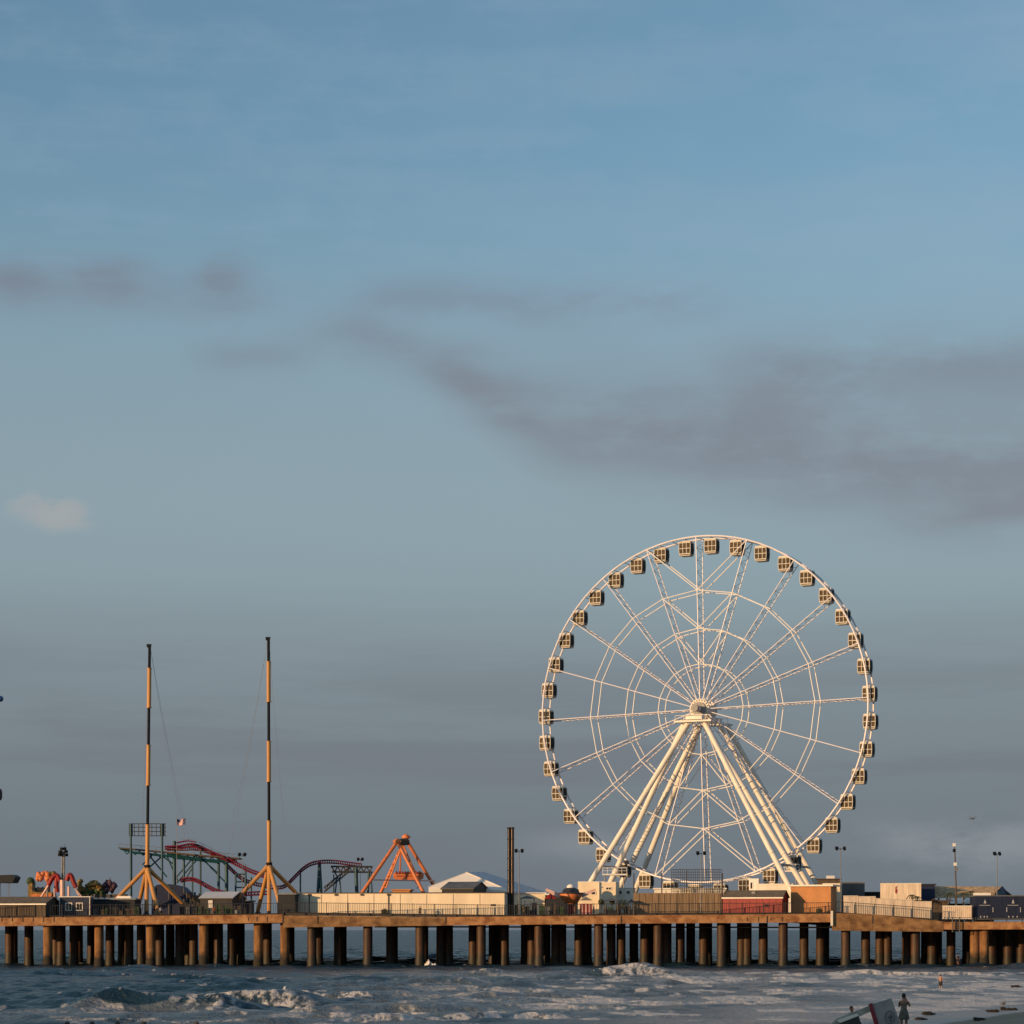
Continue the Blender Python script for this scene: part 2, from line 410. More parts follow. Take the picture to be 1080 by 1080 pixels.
am_=me.attributes.new('milk','FLOAT','POINT'); am_.data.foreach_set('value',MK.astype(np.float32).ravel())
me.update(calc_edges=True)
sea=bpy.data.objects.new('sea',me); COL.objects.link(sea); tag(sea,kind='structure')
m=bpy.data.materials.new('sea_water'); m.use_nodes=True; nt=m.node_tree; N=nt.nodes; L=nt.links; b=N['Principled BSDF']
b.inputs['Roughness'].default_value=.22; b.inputs['IOR'].default_value=1.33
at_n=N.new('ShaderNodeAttribute'); at_n.attribute_name='foam'
geo=N.new('ShaderNodeNewGeometry')
fn=N.new('ShaderNodeTexNoise'); fn.inputs['Scale'].default_value=3.0; fn.inputs['Detail'].default_value=9; fn.inputs['Roughness'].default_value=.78; L.new(geo.outputs['Position'],fn.inputs['Vector'])
fa=E.op('ADD',E(at_n.outputs['Fac'])*1.0,(E(fn.outputs['Fac'])-.5)*1.5)
ff=sstep(fa,.28,.86)*sstep(E(at_n.outputs['Fac']),.02,.25)
wn=N.new('ShaderNodeTexNoise'); wn.inputs['Scale'].default_value=.02; wn.inputs['Detail'].default_value=3; L.new(geo.outputs['Position'],wn.inputs['Vector'])
wc=mixc(E(wn.outputs['Fac']),(.010,.044,.076),(.022,.056,.084))
mk_=N.new('ShaderNodeAttribute'); mk_.attribute_name='milk'
wc=mixc(E(mk_.outputs['Fac'])*.95,wc,(.21,.245,.275))
L.new(mixc(ff,wc,(.66,.64,.62)),b.inputs['Base Color'])
L.new((ff*.6+.20).k,b.inputs['Roughness'])
mp=N.new('ShaderNodeMapping'); mp.inputs['Scale'].default_value=(.8,.45,1); L.new(geo.outputs['Position'],mp.inputs[0])
bn=N.new('ShaderNodeTexNoise'); bn.inputs['Scale'].default_value=1.9; bn.inputs['Detail'].default_value=7; bn.inputs['Roughness'].default_value=.62; L.new(mp.outputs[0],bn.inputs['Vector'])
bp=N.new('ShaderNodeBump'); bp.inputs['Strength'].default_value=1; bp.inputs['Distance'].default_value=.8
L.new(bn.outputs['Fac'],bp.inputs['Height'])
bn2=N.new('ShaderNodeTexNoise'); bn2.inputs['Scale'].default_value=.16; bn2.inputs['Detail'].default_value=5; bn2.inputs['Roughness'].default_value=.6; L.new(mp.outputs[0],bn2.inputs['Vector'])
sy_=N.new('ShaderNodeSeparateXYZ'); L.new(geo.outputs['Position'],sy_.inputs[0])
far_=sstep(E(sy_.outputs['Y']),340,620)*16.0
bp2=N.new('ShaderNodeBump'); bp2.inputs['Strength'].default_value=1; bp2.inputs['Distance'].default_value=1
L.new((E(bn2.outputs['Fac'])*far_).k,bp2.inputs['Height']); L.new(bp.outputs[0],bp2.inputs['Normal']); L.new(bp2.outputs[0],b.inputs['Normal'])
b.inputs['Specular IOR Level'].default_value=.30
me.materials.append(m)

# spray where waves hit
def spray(px,py,Y,wpx,hpx,label):
    b_=MB(); s=S(Y)
    for i in range(46):
        t=random.random(); a=random.gauss(0,.28*(1.15-t)); 
        b_.ball((X(px+a*wpx,Y),Y+random.uniform(-.5,.5),Z(py,Y)+t*hpx*s*math.exp(-3*abs(a))),random.uniform(.10,.26)*(1.3-t),6,.3)
    o=b_.build('spray',M['foam_blob'],origin=(X(px,Y),Y,Z(py,Y))); tag(o,label,'sea spray',kind='stuff')
spray(300.5,1049,232,9,9,'thin plume of white spray above the breaking wave')
spray(452,1018,398,12,6,'white splash at the foot of a pier pile')

# ------------------------------------------------------------------ sand
gx=np.linspace(-60,140,300); gy=np.linspace(12,330,360)
Xs,Ys=np.meshgrid(gx,gy); d=shore_d(Xs,Ys)
def sand_h(x,y):
    d=shore_d(x,y)+1.6*(fbm(x/9,y/9,3,71)-.5)*2
    h=np.where(d<5,.035*d,.175+.15*(d-5)); h=np.minimum(h,2.3+.004*d)
    near=2.4*sm(-y,-95,-70); h=np.maximum(np.maximum(h,-1.5),near+0*x-.9*(near<=0))
    return h+.10*(fbm(x/1.2,y/1.2,4,72)-.5)*sm(d,1,6)+.35*(fbm(x/7,y/7,3,73)-.5)*sm(d,4,12)
Zs=sand_h(Xs,Ys)
vs=np.stack([Xs,Ys,Zs],-1).reshape(-1,3); nr,nc=Xs.shape
ii=(np.arange(nr-1)[:,None]*nc+np.arange(nc-1)[None,:]).ravel(); q=np.stack([ii,ii+1,ii+nc+1,ii+nc],-1)
me=bpy.data.meshes.new('beach_sand'); me.from_pydata(vs.tolist(),[],q.tolist()); me.polygons.foreach_set('use_smooth',[True]*len(q)); me.update()
sand=bpy.data.objects.new('beach_sand',me); COL.objects.link(sand); tag(sand,kind='structure')
m=bpy.data.materials.new('wet_sand'); m.use_nodes=True; nt=m.node_tree; N=nt.nodes; L=nt.links; b=N['Principled BSDF']
geo=N.new('ShaderNodeNewGeometry'); sp2=N.new('ShaderNodeSeparateXYZ'); L.new(geo.outputs['Position'],sp2.inputs[0])
nz=N.new('ShaderNodeTexNoise'); nz.inputs['Scale'].default_value=.6; nz.inputs['Detail'].default_value=8; L.new(geo.outputs['Position'],nz.inputs['Vector'])
wet=sstep(E(sp2.outputs['Z'])+(E(nz.outputs['Fac'])-.5)*.5,.12,.75)
dry=mixc(E(nz.outputs['Fac']),(.25,.165,.095),(.38,.265,.16))
L.new(mixc(wet,(.165,.11,.065),dry),b.inputs['Base Color']); L.new((wet*.55+.28).k,b.inputs['Roughness'])
bp=N.new('ShaderNodeBump'); bp.inputs['Distance'].default_value=.08; L.new(nz.outputs['Fac'],bp.inputs['Height']); L.new(bp.outputs[0],b.inputs['Normal'])
me.materials.append(m)
def ground(x,y): return float(sand_h(np.array([x]),np.array([y]))[0])

# ------------------------------------------------------------------ pier
pier=thing('pier',(0,400,0),'long concrete pier on rows of round piles above the surf','pier')
segs=[(-60,298,969.0,964.3,977.6,973.2,'beam'),(298.3,470,965.6,967.6,978.2,976.2,'beam_dirty'),(470.3,655,967.2,965.6,976.0,974.3,'beam'),
      (655.3,878,965.5,963.8,974.2,972.6,'beam'),(878.3,920,962.8,964.3,981.2,981.8,'beam_dirty'),(920.3,995,964.4,971.8,981.8,982.6,'beam_dirty'),(995.3,1180,972.3,971.8,980.4,980.0,'beam')]
Yf=400
for a,b_,t0,t1,q0,q1,mt in segs:
    mb=MB()
    mb.prism([at(a,q0,Yf),at(b_,q1,Yf),at(b_,t1,Yf),at(a,t0,Yf)],(0,.9,0))
    if mt=='beam_dirty' and a>800:   # lower lip
        mb.prism([at(a,q0+.2,Yf-.18),at(b_,q1+.2,Yf-.18),at(b_,q1-1.2,Yf-.18),at(a,q0-1.2,Yf-.18)],(0,.17,0))
    mb.build('beam',M[mt],pier)
    mb=MB(); mb.prism([at(a,t0+7,Yf)+Vector((0,.95,0)),at(b_,t1+7,Yf)+Vector((0,.95,0)),at(b_,t1+.8,Yf)+Vector((0,.95,0)),at(a,t0+.8,Yf)+Vector((0,.95,0))],(0,110,0))
    mb.build('deck_slab',M['deck'],pier)
for px in (298.2,335,470.1,809,920.2,655.1): mb=MB(); mb.box((X(px,Yf),Yf-.02,Z(970,Yf)),(.16,.12,1.3)); mb.build('joint',M['post'],pier)
for px in list(range(2,62,11))+[262,271,282,788,800,813,825]:
    mb=MB(); mb.box((X(px,Yf),Yf-.01,Z(969.5,Yf)),(.10+.1*random.random(),.06,.5+.5*random.random())); mb.build('bracket',M['post'],pier)
mb=MB(); mb.tube(at(395,977.4,403),at(878,978.2,403),.13,8); mb.build('pipe',M['black'],pier)
mb=MB(); mb.box((X(877,Yf),Yf-.3,Z(968.5,Yf)),(.35,.35,2.5)); mb.build('drain_post',M['cream'],pier)
mb=MB()
for px in (1004.5,1012): mb.tube(at(px,967,399.5),at(px,983,399.5),.09,6)
for k in range(9): mb.tube(at(1004.5,968+k*1.8,399.5),at(1012,968+k*1.8,399.5),.06,6)
mb.build('ladder',M['darksteel'],pier)
rows=[402.0,411.5,422,436,455]
piles=[(-9,0),(10,1),(14,2),(30.5,1),(50.5,0),(59,2),(64.5,1),(78,1),(83,3),(96.5,2),(104.5,0),(116,1),(129,2),(136,1),(149,1),(159,0),(168.5,1),(179.5,2),(189.5,1),(199,2),(204,1),(215,0),(224,2),(230.5,1),(244.5,1),(253.5,2),(272.5,0),(282,1),(300.5,0),(306,2),(329,0),(336,1),(357,1),(361,2),(388,0),(412,1),(415,2),(443,0),(447,1),(465,1),(473,1),(499,1),(507.5,0),(520,2),(526,3),(532,1),(554,2),(561,1),(568.5,0),(576,2),(586,1),(592.5,1),(610.5,1),(619.5,2),(631.5,0),(644.5,1),(655,1),(668.5,2),(680,1),(685.5,2),(694,0),(703.5,1),(717.5,1),(728.5,2),(742,1),(746.5,2),(761,0),(766,2),(782,1),(788,1),(805,1),(826,0),(848,1),(865.5,1),(870,2),(892,0),(913,1),(928,1),(936,1),(956,1),(965.5,0),(976,2),(983,1),(989,2),(1003,1),(1019.5,2),(1028,0),(1038,0),(1046,1),(1055,2),(1063,1),(1069,2),(1077,1),(1086,0)]
proto={}
def pile_proto(mt):
    mb=MB(); mb.lathe((0,0,0),[(.86,-3),(.85,1.0),(.78,1.5),(.78,7.35)],18)
    o=mb.build('pile',M[mt],pier,origin=(0,0,0)); return o
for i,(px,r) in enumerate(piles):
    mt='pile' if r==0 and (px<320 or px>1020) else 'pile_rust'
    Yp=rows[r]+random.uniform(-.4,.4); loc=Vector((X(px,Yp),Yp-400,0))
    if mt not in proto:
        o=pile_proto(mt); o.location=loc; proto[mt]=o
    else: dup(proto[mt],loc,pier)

# railings
def railing(name,p0,p1,Y,h,label,step=.42,posts=2.6,mt='darksteel',curb=True):
    # p0,p1: (px, py of deck top)
    A=at(p0[0],p0[1],Y); B=at(p1[0],p1[1],Y); A.y=B.y=Y
    t=thing(name,A,label,'railing'); Lh=(B-A).length; d=(B-A)/Lh
    mb=MB(); up=Vector((0,0,h)); step*=.8
    mb.tube(A+up,B+up,.05,6); mb.tube(A+Vector((0,0,.18)),B+Vector((0,0,.18)),.045,6)
    k=0
    while k*step<Lh: p=A+d*k*step; mb.tube(p+Vector((0,0,.18)),p+up,.03,4); k+=1
    mb.build('rail',M[mt],t)
    k=0; first=None
    while k*posts<=Lh:
        p=A+d*k*posts
        if first is None:
            mb=MB(); mb.box(p+Vector((0,0,(h+.1)/2-.1)),(.12,.12,h+.3)); first=mb.build('post',M[mt],t,origin=p)
        else: dup(first,p-A,t)
        k+=1
    if curb:
        mb=MB(); mb.box((A+B)/2+Vector((0,.2,.05)),(1,1,1)); mb=MB()
        mb.prism([A+Vector((0,.12,-.3)),B+Vector((0,.12,-.3)),B+Vector((0,.12,.22)),A+Vector((0,.12,.22))],(0,.25,0)); mb.build('kerb',M['post'],t)
    return t
railing('railing',(-20,967.6),(297,964.5),400.5,1.9,'dark picket railing along the left pier edge beneath the striped masts',.5,4.5)
railing('railing',(299,963.5),(545,966.4),400.5,1.85,'dark picket railing in front of the long white building',.36,3.6)
railing('railing',(546,966.2),(668,965),400.5,1.9,'dark picket railing before the white wheel station',.5,4.2)
railing('railing',(669,964.6),(877,963.4),400.5,1.8,'dark picket railing before the brown fence and red shed',.40,3.6)
railing('railing',(882,963.2),(990,970.6),400.5,1.95,'picket railing sloping down in front of stepped white panels',.38,3.2)
railing('railing',(996,971.2),(1090,971),400.5,.5,'low rail at the right end of the pier',.6,2.6,curb=False)

# ------------------------------------------------------------------ rotated buildings
def frame(px0,px1,Y,rot):
    cr,sr=math.cos(rot),math.sin(rot); k=(px1-540)/F; X0=X(px0,Y)
    Lr=(k*Y-X0)/(cr+k*sr)
    return Vector((X0,Y,0)),Vector((cr,-sr,0)),Vector((sr,cr,0)),Lr
def house(name,px0,px1,pyt,Y,depth,label,cat,wall,roof=None,rot=R(10),base=None,kind='flat',pyr=None,over=.25,roofmat=None,roof_t=.25,hip=0):
    O,u,wv,Lr=frame(px0,px1,Y,rot); zb=DECK-.3 if base is None else base; zt=Z(pyt,Y)
    t=thing(name,O+Vector((0,0,zb)),label,cat)
    P=lambda a,b,z: O+u*a+wv*b+Vector((0,0,z))
    mb=MB()
    if kind=='gable':      # ridge along the length, gable end walls
        zr=Z(pyr,Y+depth/2)
        for a0,a1 in ((0,.2),(Lr-.2,Lr)):
            mb.prism([P(a0,0,zb),P(a0,depth,zb),P(a0,depth,zt),P(a0,depth/2,zr),P(a0,0,zt)],u*(a1-a0))
        mb.prism([P(.2,0,zb),P(Lr-.2,0,zb),P(Lr-.2,0,zt),P(.2,0,zt)],wv*.2)
        mb.prism([P(.2,depth-.2,zb),P(Lr-.2,depth-.2,zb),P(Lr-.2,depth-.2,zt),P(.2,depth-.2,zt)],wv*.2)
        mb.build('wall',M[wall],t)
        mb=MB()
        for s_ in (0,1):
            e0=-over if s_==0 else depth+over; sl=(zr-zt)/(depth/2); ze=zt-over*sl
            mb.prism([P(-.2,e0,ze+.03),P(Lr+.2,e0,ze+.03),P(Lr+.2,depth/2,zr+.03),P(-.2,depth/2,zr+.03)],Vector((0,0,.14)))
        mb.build('roof',M[roofmat or 'roofgrey'],t)
        mb=MB(); mb.prism([P(-.2,-over-.04,zt-over*sl-.08),P(Lr+.2,-over-.04,zt-over*sl-.08),P(Lr+.2,-over-.04,zt-over*sl+.14),P(-.2,-over-.04,zt-over*sl+.14)],wv*.035); mb.build('eaves_trim',M['darksteel' if wall=='darkwall' else 'cream'],t)
    else:
        mb.prism([P(0,0,zb),P(Lr,0,zb),P(Lr,0,zt),P(0,0,zt)],wv*depth); mb.build('wall',M[wall],t)
        mb=MB(); o_=over
        mb.prism([P(-o_,-o_,zt+.003),P(Lr+o_,-o_,zt+.003),P(Lr+o_,-o_,zt+roof_t),P(-o_,-o_,zt+roof_t)],wv*(depth+2*o_)); mb.build('roof',M[roofmat or 'roofgrey'],t)
    return t,P,Lr
def win(t,P,a0,a1,z0,z1,frame_m='cream',glass='window',mull=1,b=-.03):
    mb=MB(); wv=(P(0,1,0)-P(0,0,0)); fr=.13
    def slab(x0,x1,y0,y1,bb,th): mb.prism([P(x0,bb,y0),P(x1,bb,y0),P(x1,bb,y1),P(x0,bb,y1)],wv*th)
    slab(a0,a1,z0,z0+fr,b-.06,.085); slab(a0,a1,z1-fr,z1,b-.06,.085); slab(a0,a0+fr,z0+fr,z1-fr,b-.06,.085); slab(a1-fr,a1,z0+fr,z1-fr,b-.06,.085)
    for k in range(mull): xm=a0+(a1-a0)*(k+1)/(mull+1); slab(xm-.04,xm+.04,z0+fr,z1-fr,b-.06,.085)
    w_=mb.build('window',M[frame_m],t,origin=P(a0,b,z0))
    mb=MB(); slab(a0+fr,a1-fr,z0+fr,z1-fr,b+.005,.02); mb.build('pane',M[glass],w_)
def strips(t,P,Lr,z0,z1,step,mt='post',w_=.07,b=-.03,name='batten'):
    mb=MB(); k=step; wv=(P(0,1,0)-P(0,0,0))
    while k<Lr-.1: mb.prism([P(k-w_/2,b,z0),P(k+w_/2,b,z0),P(k+w_/2,b,z1),P(k-w_/2,b,z1)],wv*.028); k+=step
    return mb.build(name,M[mt],t)

# left side sheds
t,P,Lr=house('market_shed',-45,48,953.5,404,6,'long low brown shed with sloping roof at far left of pier','shed','brownwall',rot=R(14),kind='gable',pyr=947.0)
strips(t,P,Lr,DECK,Z(955,404),1.1)
t,P,Lr=house('navy_kiosk',62.5,95,946.3,403.5,3,'navy blue kiosk with two white framed windows and a white roof edge','kiosk','navy',rot=R(2),roofmat='white',roof_t=.14,over=.08)
for a in (1.05,2.85): win(t,P,a,a+1.15,Z(960.5,403.5),Z(952,403.5),mull=1)
mb=MB(); wv=P(0,1,0)-P(0,0,0)
for a in (0,Lr-.12): mb.prism([P(a,-.05,DECK-.1),P(a+.12,-.05,DECK-.1),P(a+.12,-.05,Z(946.4,403.5)),P(a,-.05,Z(946.4,403.5))],wv*.045)
mb.build('corner_trim',M['cream'],t)
t,P,Lr=house('dark_shed',96.5,142,949,408,5,'long dark blue shed behind the left orange mast leg','shed','darkwall',rot=R(3),roofmat='steel')
mb=MB(); mb.prism([P(4,.2,Z(948.5,408)),P(6.8,.2,Z(948.5,408)),P(6.6,.2,Z(945,408)),P(4.4,.2,Z(945,408))],(0,2,0)); mb.build('roof_unit',M['canvas'],t)
# blue tent
O=at(166,962,424); tt=thing('blue_marquee',at(181,964,424),'dark blue marquee behind the left striped mast','marquee')
mb=MB(); pts=[(160,966),(196,966),(196,941),(190,935),(180,932.5),(166,933),(160,937)]
mb.prism([at(a,b_,424) for a,b_ in pts],(0,9,0)); mb.build('canvas',M['blue'],tt)
mb=MB(); 
for a in (162,178,194): mb.tube(at(a,967,423.7),at(a,936,423.7),.09,6)
mb.build('pole',M['darksteel'],tt)
# grey pavilion
t,P,Lr=house('grey_pavilion',211,245,947.5,410,7,'small dark pavilion with a pale sloping roof left of the right mast','pavilion','darkwall',rot=R(12),kind='gable',pyr=941.5,roofmat='canvas_pale_shade')
mb=MB(); mb.box(P(1.9,-.2,Z(953.5,410)),(.8,.1,1.3)); mb.build('sign',M['cream'],t)
t,P,Lr=house('dark_hut',293,311,943.5,405,5,'small dark grey hut against the left end of long white building','hut','darkwall',rot=R(5),roofmat='steel')
t,P,Lr=house('ticket_hut',246,262,951,420,4,'low dark hut between the legs of the right mast','hut','darkwall',rot=R(8),roofmat='greywall')
# crowd of small machinery under the coaster
mach=thing('ride_machinery',at(202,966,418),'dark ride machinery and posts between the blue marquee and pale-roofed pavilion','machinery')
mb=MB(); 
for i in range(26):
    px=random.uniform(196,211); h=random.uniform(6,26)
    mb.tube(at(px,967,418+random.uniform(-2,2)),at(px+random.uniform(-2,2),967-h,418),random.uniform(.08,.25),6)
mb.build('frame',M['darksteel'],mach)
mb=MB()
for i in range(10): mb.box(at(random.uniform(197,210),random.uniform(940,962),417.5),(random.uniform(.5,1.6),.6,random.uniform(.5,1.8)),random.uniform(-.4,.4))
mb.build('housing',M['brownwall'],mach)
for px,h,m_,nm,lb in ((250,14,'steel','litter_bin','grey bin standing beneath the right striped mast'),):
    mb=MB(); mb.lathe((X(px,403),403,DECK),[(.35,0),(.4,.9),(.42,1.0),(.3,1.1)],12); tag(mb.build(nm,M[m_],origin=(X(px,403),403,DECK)),lb,'bin')

# long white building
t,P,Lr=house('long_white_building',311.5,532,942.5,408,10,'long low white building with a dark roof edge behind the railing','building','whitewall',rot=R(9),roofmat='darksteel',roof_t=.16,over=.12)
strips(t,P,Lr,Z(966,405),Z(943,405),4.55,'post',.06)
mb=MB(); wv=P(0,1,0)-P(0,0,0)
for k in (2.45,7.1,11.6,16.2):
    z=Z(942.6,405); mb.box(P(k,-.12,z-.15),(.5,.2,.3),-R(9))
for k in (2.45,16.2): mb.prism([P(k-.09,-.1,DECK-.2),P(k+.09,-.1,DECK-.2),P(k+.09,-.1,Z(942.6,405)),P(k-.09,-.1,Z(942.6,405))],wv*.07)
mb.build('downpipe',M['post'],t)
win(t,P,Lr-2.3,Lr-1.5,Z(955.5,402),Z(953.5,402),'darksteel',mull=0)
# dark ridge roof behind it
t,P,Lr=house('grey_roofed_hall',466,499,937.5,432,10,'grey ridge roofed hall just behind the long white building','hall','darkwall',rot=R(15),kind='gable',pyr=931,roofmat='greywall')
t,P,Lr=house('low_stall',414,432,939.2,440,4,'small orange stall roof showing above the long white building','stall','orangewall',rot=R(5),roofmat='orangewall')
# white tent
tt=thing('white_tent',at(500,966,445),'big white peaked tent behind the long white building','tent')
Yt=445
mb=MB()
lit=[at(455,943,Yt-4),at(456,936,Yt-4),at(491.5,919.8,Yt+3),at(541,942.5,Yt-4),at(541,946,Yt-4)]
A0,A1,PK,B1,B0=at(452,942,Yt-6),at(452,935.5,Yt-6),at(491.5,920,Yt-3.2),at(538,939.5,Yt-6),at(538,942,Yt-6)
R1,R0=at(578,941.5,Yt+12),at(578,946,Yt+12); PK2=at(510,919.5,Yt+14); BK=at(470,936,Yt+16)
A0.z=B0.z=DECK; R0.z=DECK; AB=A0.copy(); BB=B0.copy()
mb.add([AB,BB,B1,A1,PK,at(540,941,Yt-5)],[(0,1,2,3),(3,2,4)],False)
mb.build('front_canvas',M['canvas'],tt)
mb=MB(); mb.add([BB,R0,R1,B1,PK,PK2,BK,A1,at(560,941,Yt+25)],[(0,1,2,3),(3,2,4),(2,5,4),(4,5,6),(4,6,7),(2,8,5)],False); mb.build('side_canvas',M['canvas_pale_shade'],tt)  # tent side away from the sun: blue-grey shade painted into its canvas
mb=MB(); mb.tube(PK+Vector((0,0,-.1)),A1,.1,6); mb.tube(PK,B1,.12,6); mb.tube(at(500,923,Yt-1.5),at(497,941,Yt-6.1),.12,6); mb.build('seam',M['cream'],tt)
t,P,Lr=house('white_annex',541,575,942.5,440,6,'low white annex right of the twin dark chimneys','annex','whitewall',rot=R(4),roofmat='canvas_pale_shade')
mb=MB()
# twin chimney
tt=thing('twin_chimney',at(538.5,966,406),'tall pair of dark metal flues at right end of white building','chimney')
for px in (537.0,540.4):
    mb=MB(); mb.tube(at(px,967,406),at(px,873,406),.29,12); mb.lathe(at(px,873.2,406)+Vector((0,0,0)),[(.29,-.2),(.36,-.1),(.36,.1),(.29,.12)],12); mb.build('flue',mat('flue_steel_%d'%int(px),(.030,.022,.022),.4,.5,.9,metal=.2,stretch=(1,1,.2)) if px<539 else M['flue2'] if 'flue2' in M else mat('flue_brown',(.05,.032,.026),.35,.5,.9,metal=.3,stretch=(1,1,.2)),tt)
mb=MB()
for py in (885,905,918,930,945): mb.box(at(538.7,py,406),(1.25,.7,.12))
mb.build('bracket',M['darksteel'],tt)

# ------------------------------------------------------------------ lamp poles
def lamp(px,pyt,pyb,Y,label,heads=2,spread=3.2,r=.10,group='floodlight poles on the pier'):
    base=at(px,pyb,Y); base.z=DECK-.6 if px>1000 else DECK-.1
    t=thing('floodlight_pole',base,label,'lamp post',group)
    mb=MB(); mb.tube(base,at(px,pyt,Y),r,8,r*.6); mb.tube(at(px-spread,pyt,Y),at(px+spread,pyt,Y),.06,6); mb.build('pole',M['steel'],t)
    for k in range(heads):
        p=px-spread+2*spread*k/(heads-1)
        mb=MB(); c_=at(p,pyt-.6,Y); mb.box(c_,(.42,.45,.5),.3*(-1)**k); mb.tube(c_+Vector((0,-.1,0)),c_+Vector((0,-.4,-.22)),.22,8,.27)
        mb.build('floodlight',M['black'],t)
    return t
lamp(547.5,897.5,962,404,'thin floodlight pole just right of the twin chimneys')
lamp(739.5,900,962,403,'floodlight pole standing in front of the wheel centre and brown fence',spread=3.6)
lamp(886.5,895,962,404,'floodlight pole just right of the orange building',spread=4)
lamp(1051.5,900.5,964,408,'floodlight pole rising behind the navy containers',spread=2.6)
lamp(255.5,901.5,962,412,'slim twin floodlight pole left of the right striped mast',spread=2.8,r=.08)
# camera mast at 1008
tt=thing('equipment_pole',at(1008.5,966,410),'slightly crooked utility pole with small boxes near right end of pier','utility pole')
mb=MB(); mb.tube(Vector((X(1009.5,410),410,DECK-1)),at(1006.8,889,410),.15,8,.09); mb.build('pole',M['brownwall'],tt)
for px,py,m_ in ((1006.3,891,'white'),(1006.4,897,'black'),(1007.4,911.5,'white'),(1008.8,916.5,'steel')):
    mb=MB(); mb.box(at(px,py,409.6),(.45,.4,.55)); mb.build('equipment_box',M[m_],tt)
# lamp tower at the left
tt=thing('lamp_tower',at(66.5,966,425),'grey tower with a dark cluster of lamps behind the navy kiosk','lamp tower')
mb=MB(); b0=at(66.3,966,425)
for dx in (-1,1): mb.tube(at(66.7+dx,966,425),at(66.7+dx,901,425),.16,8)
for k in range(14): mb.tube(at(65.7,962-k*4.4,425),at(67.7,959.8-k*4.4,425),.05,5)
mb.build('column',M['steel'],tt)
for dx,dz in ((-3,0),(0,1),(3,-.3),(-1.5,-3.2),(1.8,-3.4),(-3.5,3),(3.3,3.2)):
    mb=MB(); mb.box(at(66.6+dx,898.5+dz,424.7),(.5,.5,.5),dx*.2); mb.build('floodlight',M['black'],tt)
mb=MB(); mb.tube(at(65.2,897,425),at(65.2,891.5,425),.04,5); mb.tube(at(68.3,897,425),at(68.3,890.5,425),.04,5); mb.build('antenna',M['darksteel'],tt)

# ------------------------------------------------------------------ striped masts
def mast(pxt,pxb,bands,joint,feet,Y,label,cables):
    base=at(pxb,966,Y); base.z=DECK
    t=thing('striped_mast',base,label,'ride mast','pair of striped bungee ride masts')
    lin=lambda py: pxb+(pxt-pxb)*(joint-py)/(joint-bands[0][0])
    for y0,y1,c_ in bands:
        mb=MB(); r=.36 if c_=='orange_pole' else .25
        mb.tube(at(lin(y1),y1,Y),at(lin(y0),y0,Y),r,14)
        if c_=='orange_pole':
            mb.tube(at(lin(y1),y1+.6,Y),at(lin(y1),y1-.3,Y),r+.12,14); mb.tube(at(lin(y0),y0+.3,Y),at(lin(y0),y0-.4,Y),r+.08,14)
        mb.build('mast_section',M[c_],t)
    mb=MB(); y0=bands[0][0]; mb.box(at(pxt-.7,y0-.2,Y),(.75,.45,.45)); mb.tube(at(pxt,y0,Y),at(pxt+2.2,y0-1.5,Y),.06,5); mb.tube(at(pxt-1.5,y0,Y),at(pxt-2,y0+2,Y),.12,6); mb.build('pulley_head',M['black'],t)
    mb=MB(); jc=at(pxb,joint,Y); mb.tube(jc+Vector((0,0,-.35)),jc+Vector((0,0,.45)),.55,12)
    mb.build('collar',M['black'],t)
    for fx,fy,fd in feet:
        mb=MB(); p=at(fx,fy,Y+fd); d_=(p-jc).normalized(); r_=.36
        mb.tube(jc+d_*.7,p,r_,12); mb.tube(jc,jc+d_*1.3,r_+.1,12,r_+.02); mb.build('leg',M['orange_pole'],t)
        mb=MB(); p0=Vector((p.x,p.y,DECK-.2)); mb.box((p.x,p.y,(p.z-.25+DECK-.2)/2),(.9,.9,max(.2,p.z-.25-DECK+.2))); mb.box((p.x,p.y,p.z-.1),(.6,.6,.3)); mb.build('footing',M['darkwall'],t)
    for (a,b_,c2,d2) in cables:
        mb=MB(); P0=at(a,b_,Y); P1=at(c2,d2,Y+6); pts=[P0+(P1-P0)*k/12+Vector((0,0,-2.0*math.sin(math.pi*k/12))) for k in range(13)]
        mb.poly(pts,.018,5); mb.build('cable',M['steel'],t)
O_='orange_pole'; K_='black'
mast(157.8,155.2,[(681,705,K_),(705,746,O_),(746,786,K_),(786,828,O_),(828,870,K_),(870,912,O_)],915,[(112,959.5,-2),(146,956,7),(154.4,961.5,-3),(166,959,-5),(192.5,952.5,4)],415,'left striped orange and black mast on splayed orange legs',[(158.6,683,198,895),(158.6,683,203,900),(157,683,150,870)])
mast(283.2,283.8,[(673.5,698,K_),(698,740,O_),(740,782,K_),(782,824,O_),(824,866,K_),(866,909,O_)],912.5,[(241,957.5,-2),(272,960.5,6),(283.9,961.5,-4),(296,957,-5),(312,941.5,5)],414,'right striped orange and black mast, taller, beside white building',[(282,676,243,872),(282,676,240,905),(284,676,300,870)])

# ------------------------------------------------------------------ billboard frame
tt=thing('sign_scaffold',at(155,966,440),'open grid sign frame on tall teal posts behind the left mast','sign frame')
Y=440; mb=MB()
for px in np.linspace(137,174,9): mb.tube(at(px,868.5,Y),at(px,882,Y),.07,5)
for py in (868.8,872.5,877,881.5): mb.tube(at(136,py,Y),at(175,py,Y),.07,5)
mb.build('grid',M['darksteel'],tt)
mb=MB(); mb.box(at(138,875,Y+.3),(.7,.1,2.2)); mb.box(at(171,875,Y+.3),(.8,.1,2.2)); mb.build('panel',M['teal'],tt)
for px in (138,171):
    mb=MB(); mb.tube(Vector((X(px,Y),Y,DECK)),at(px,868.5,Y),.20,8); mb.build('post',M['teal'],tt)

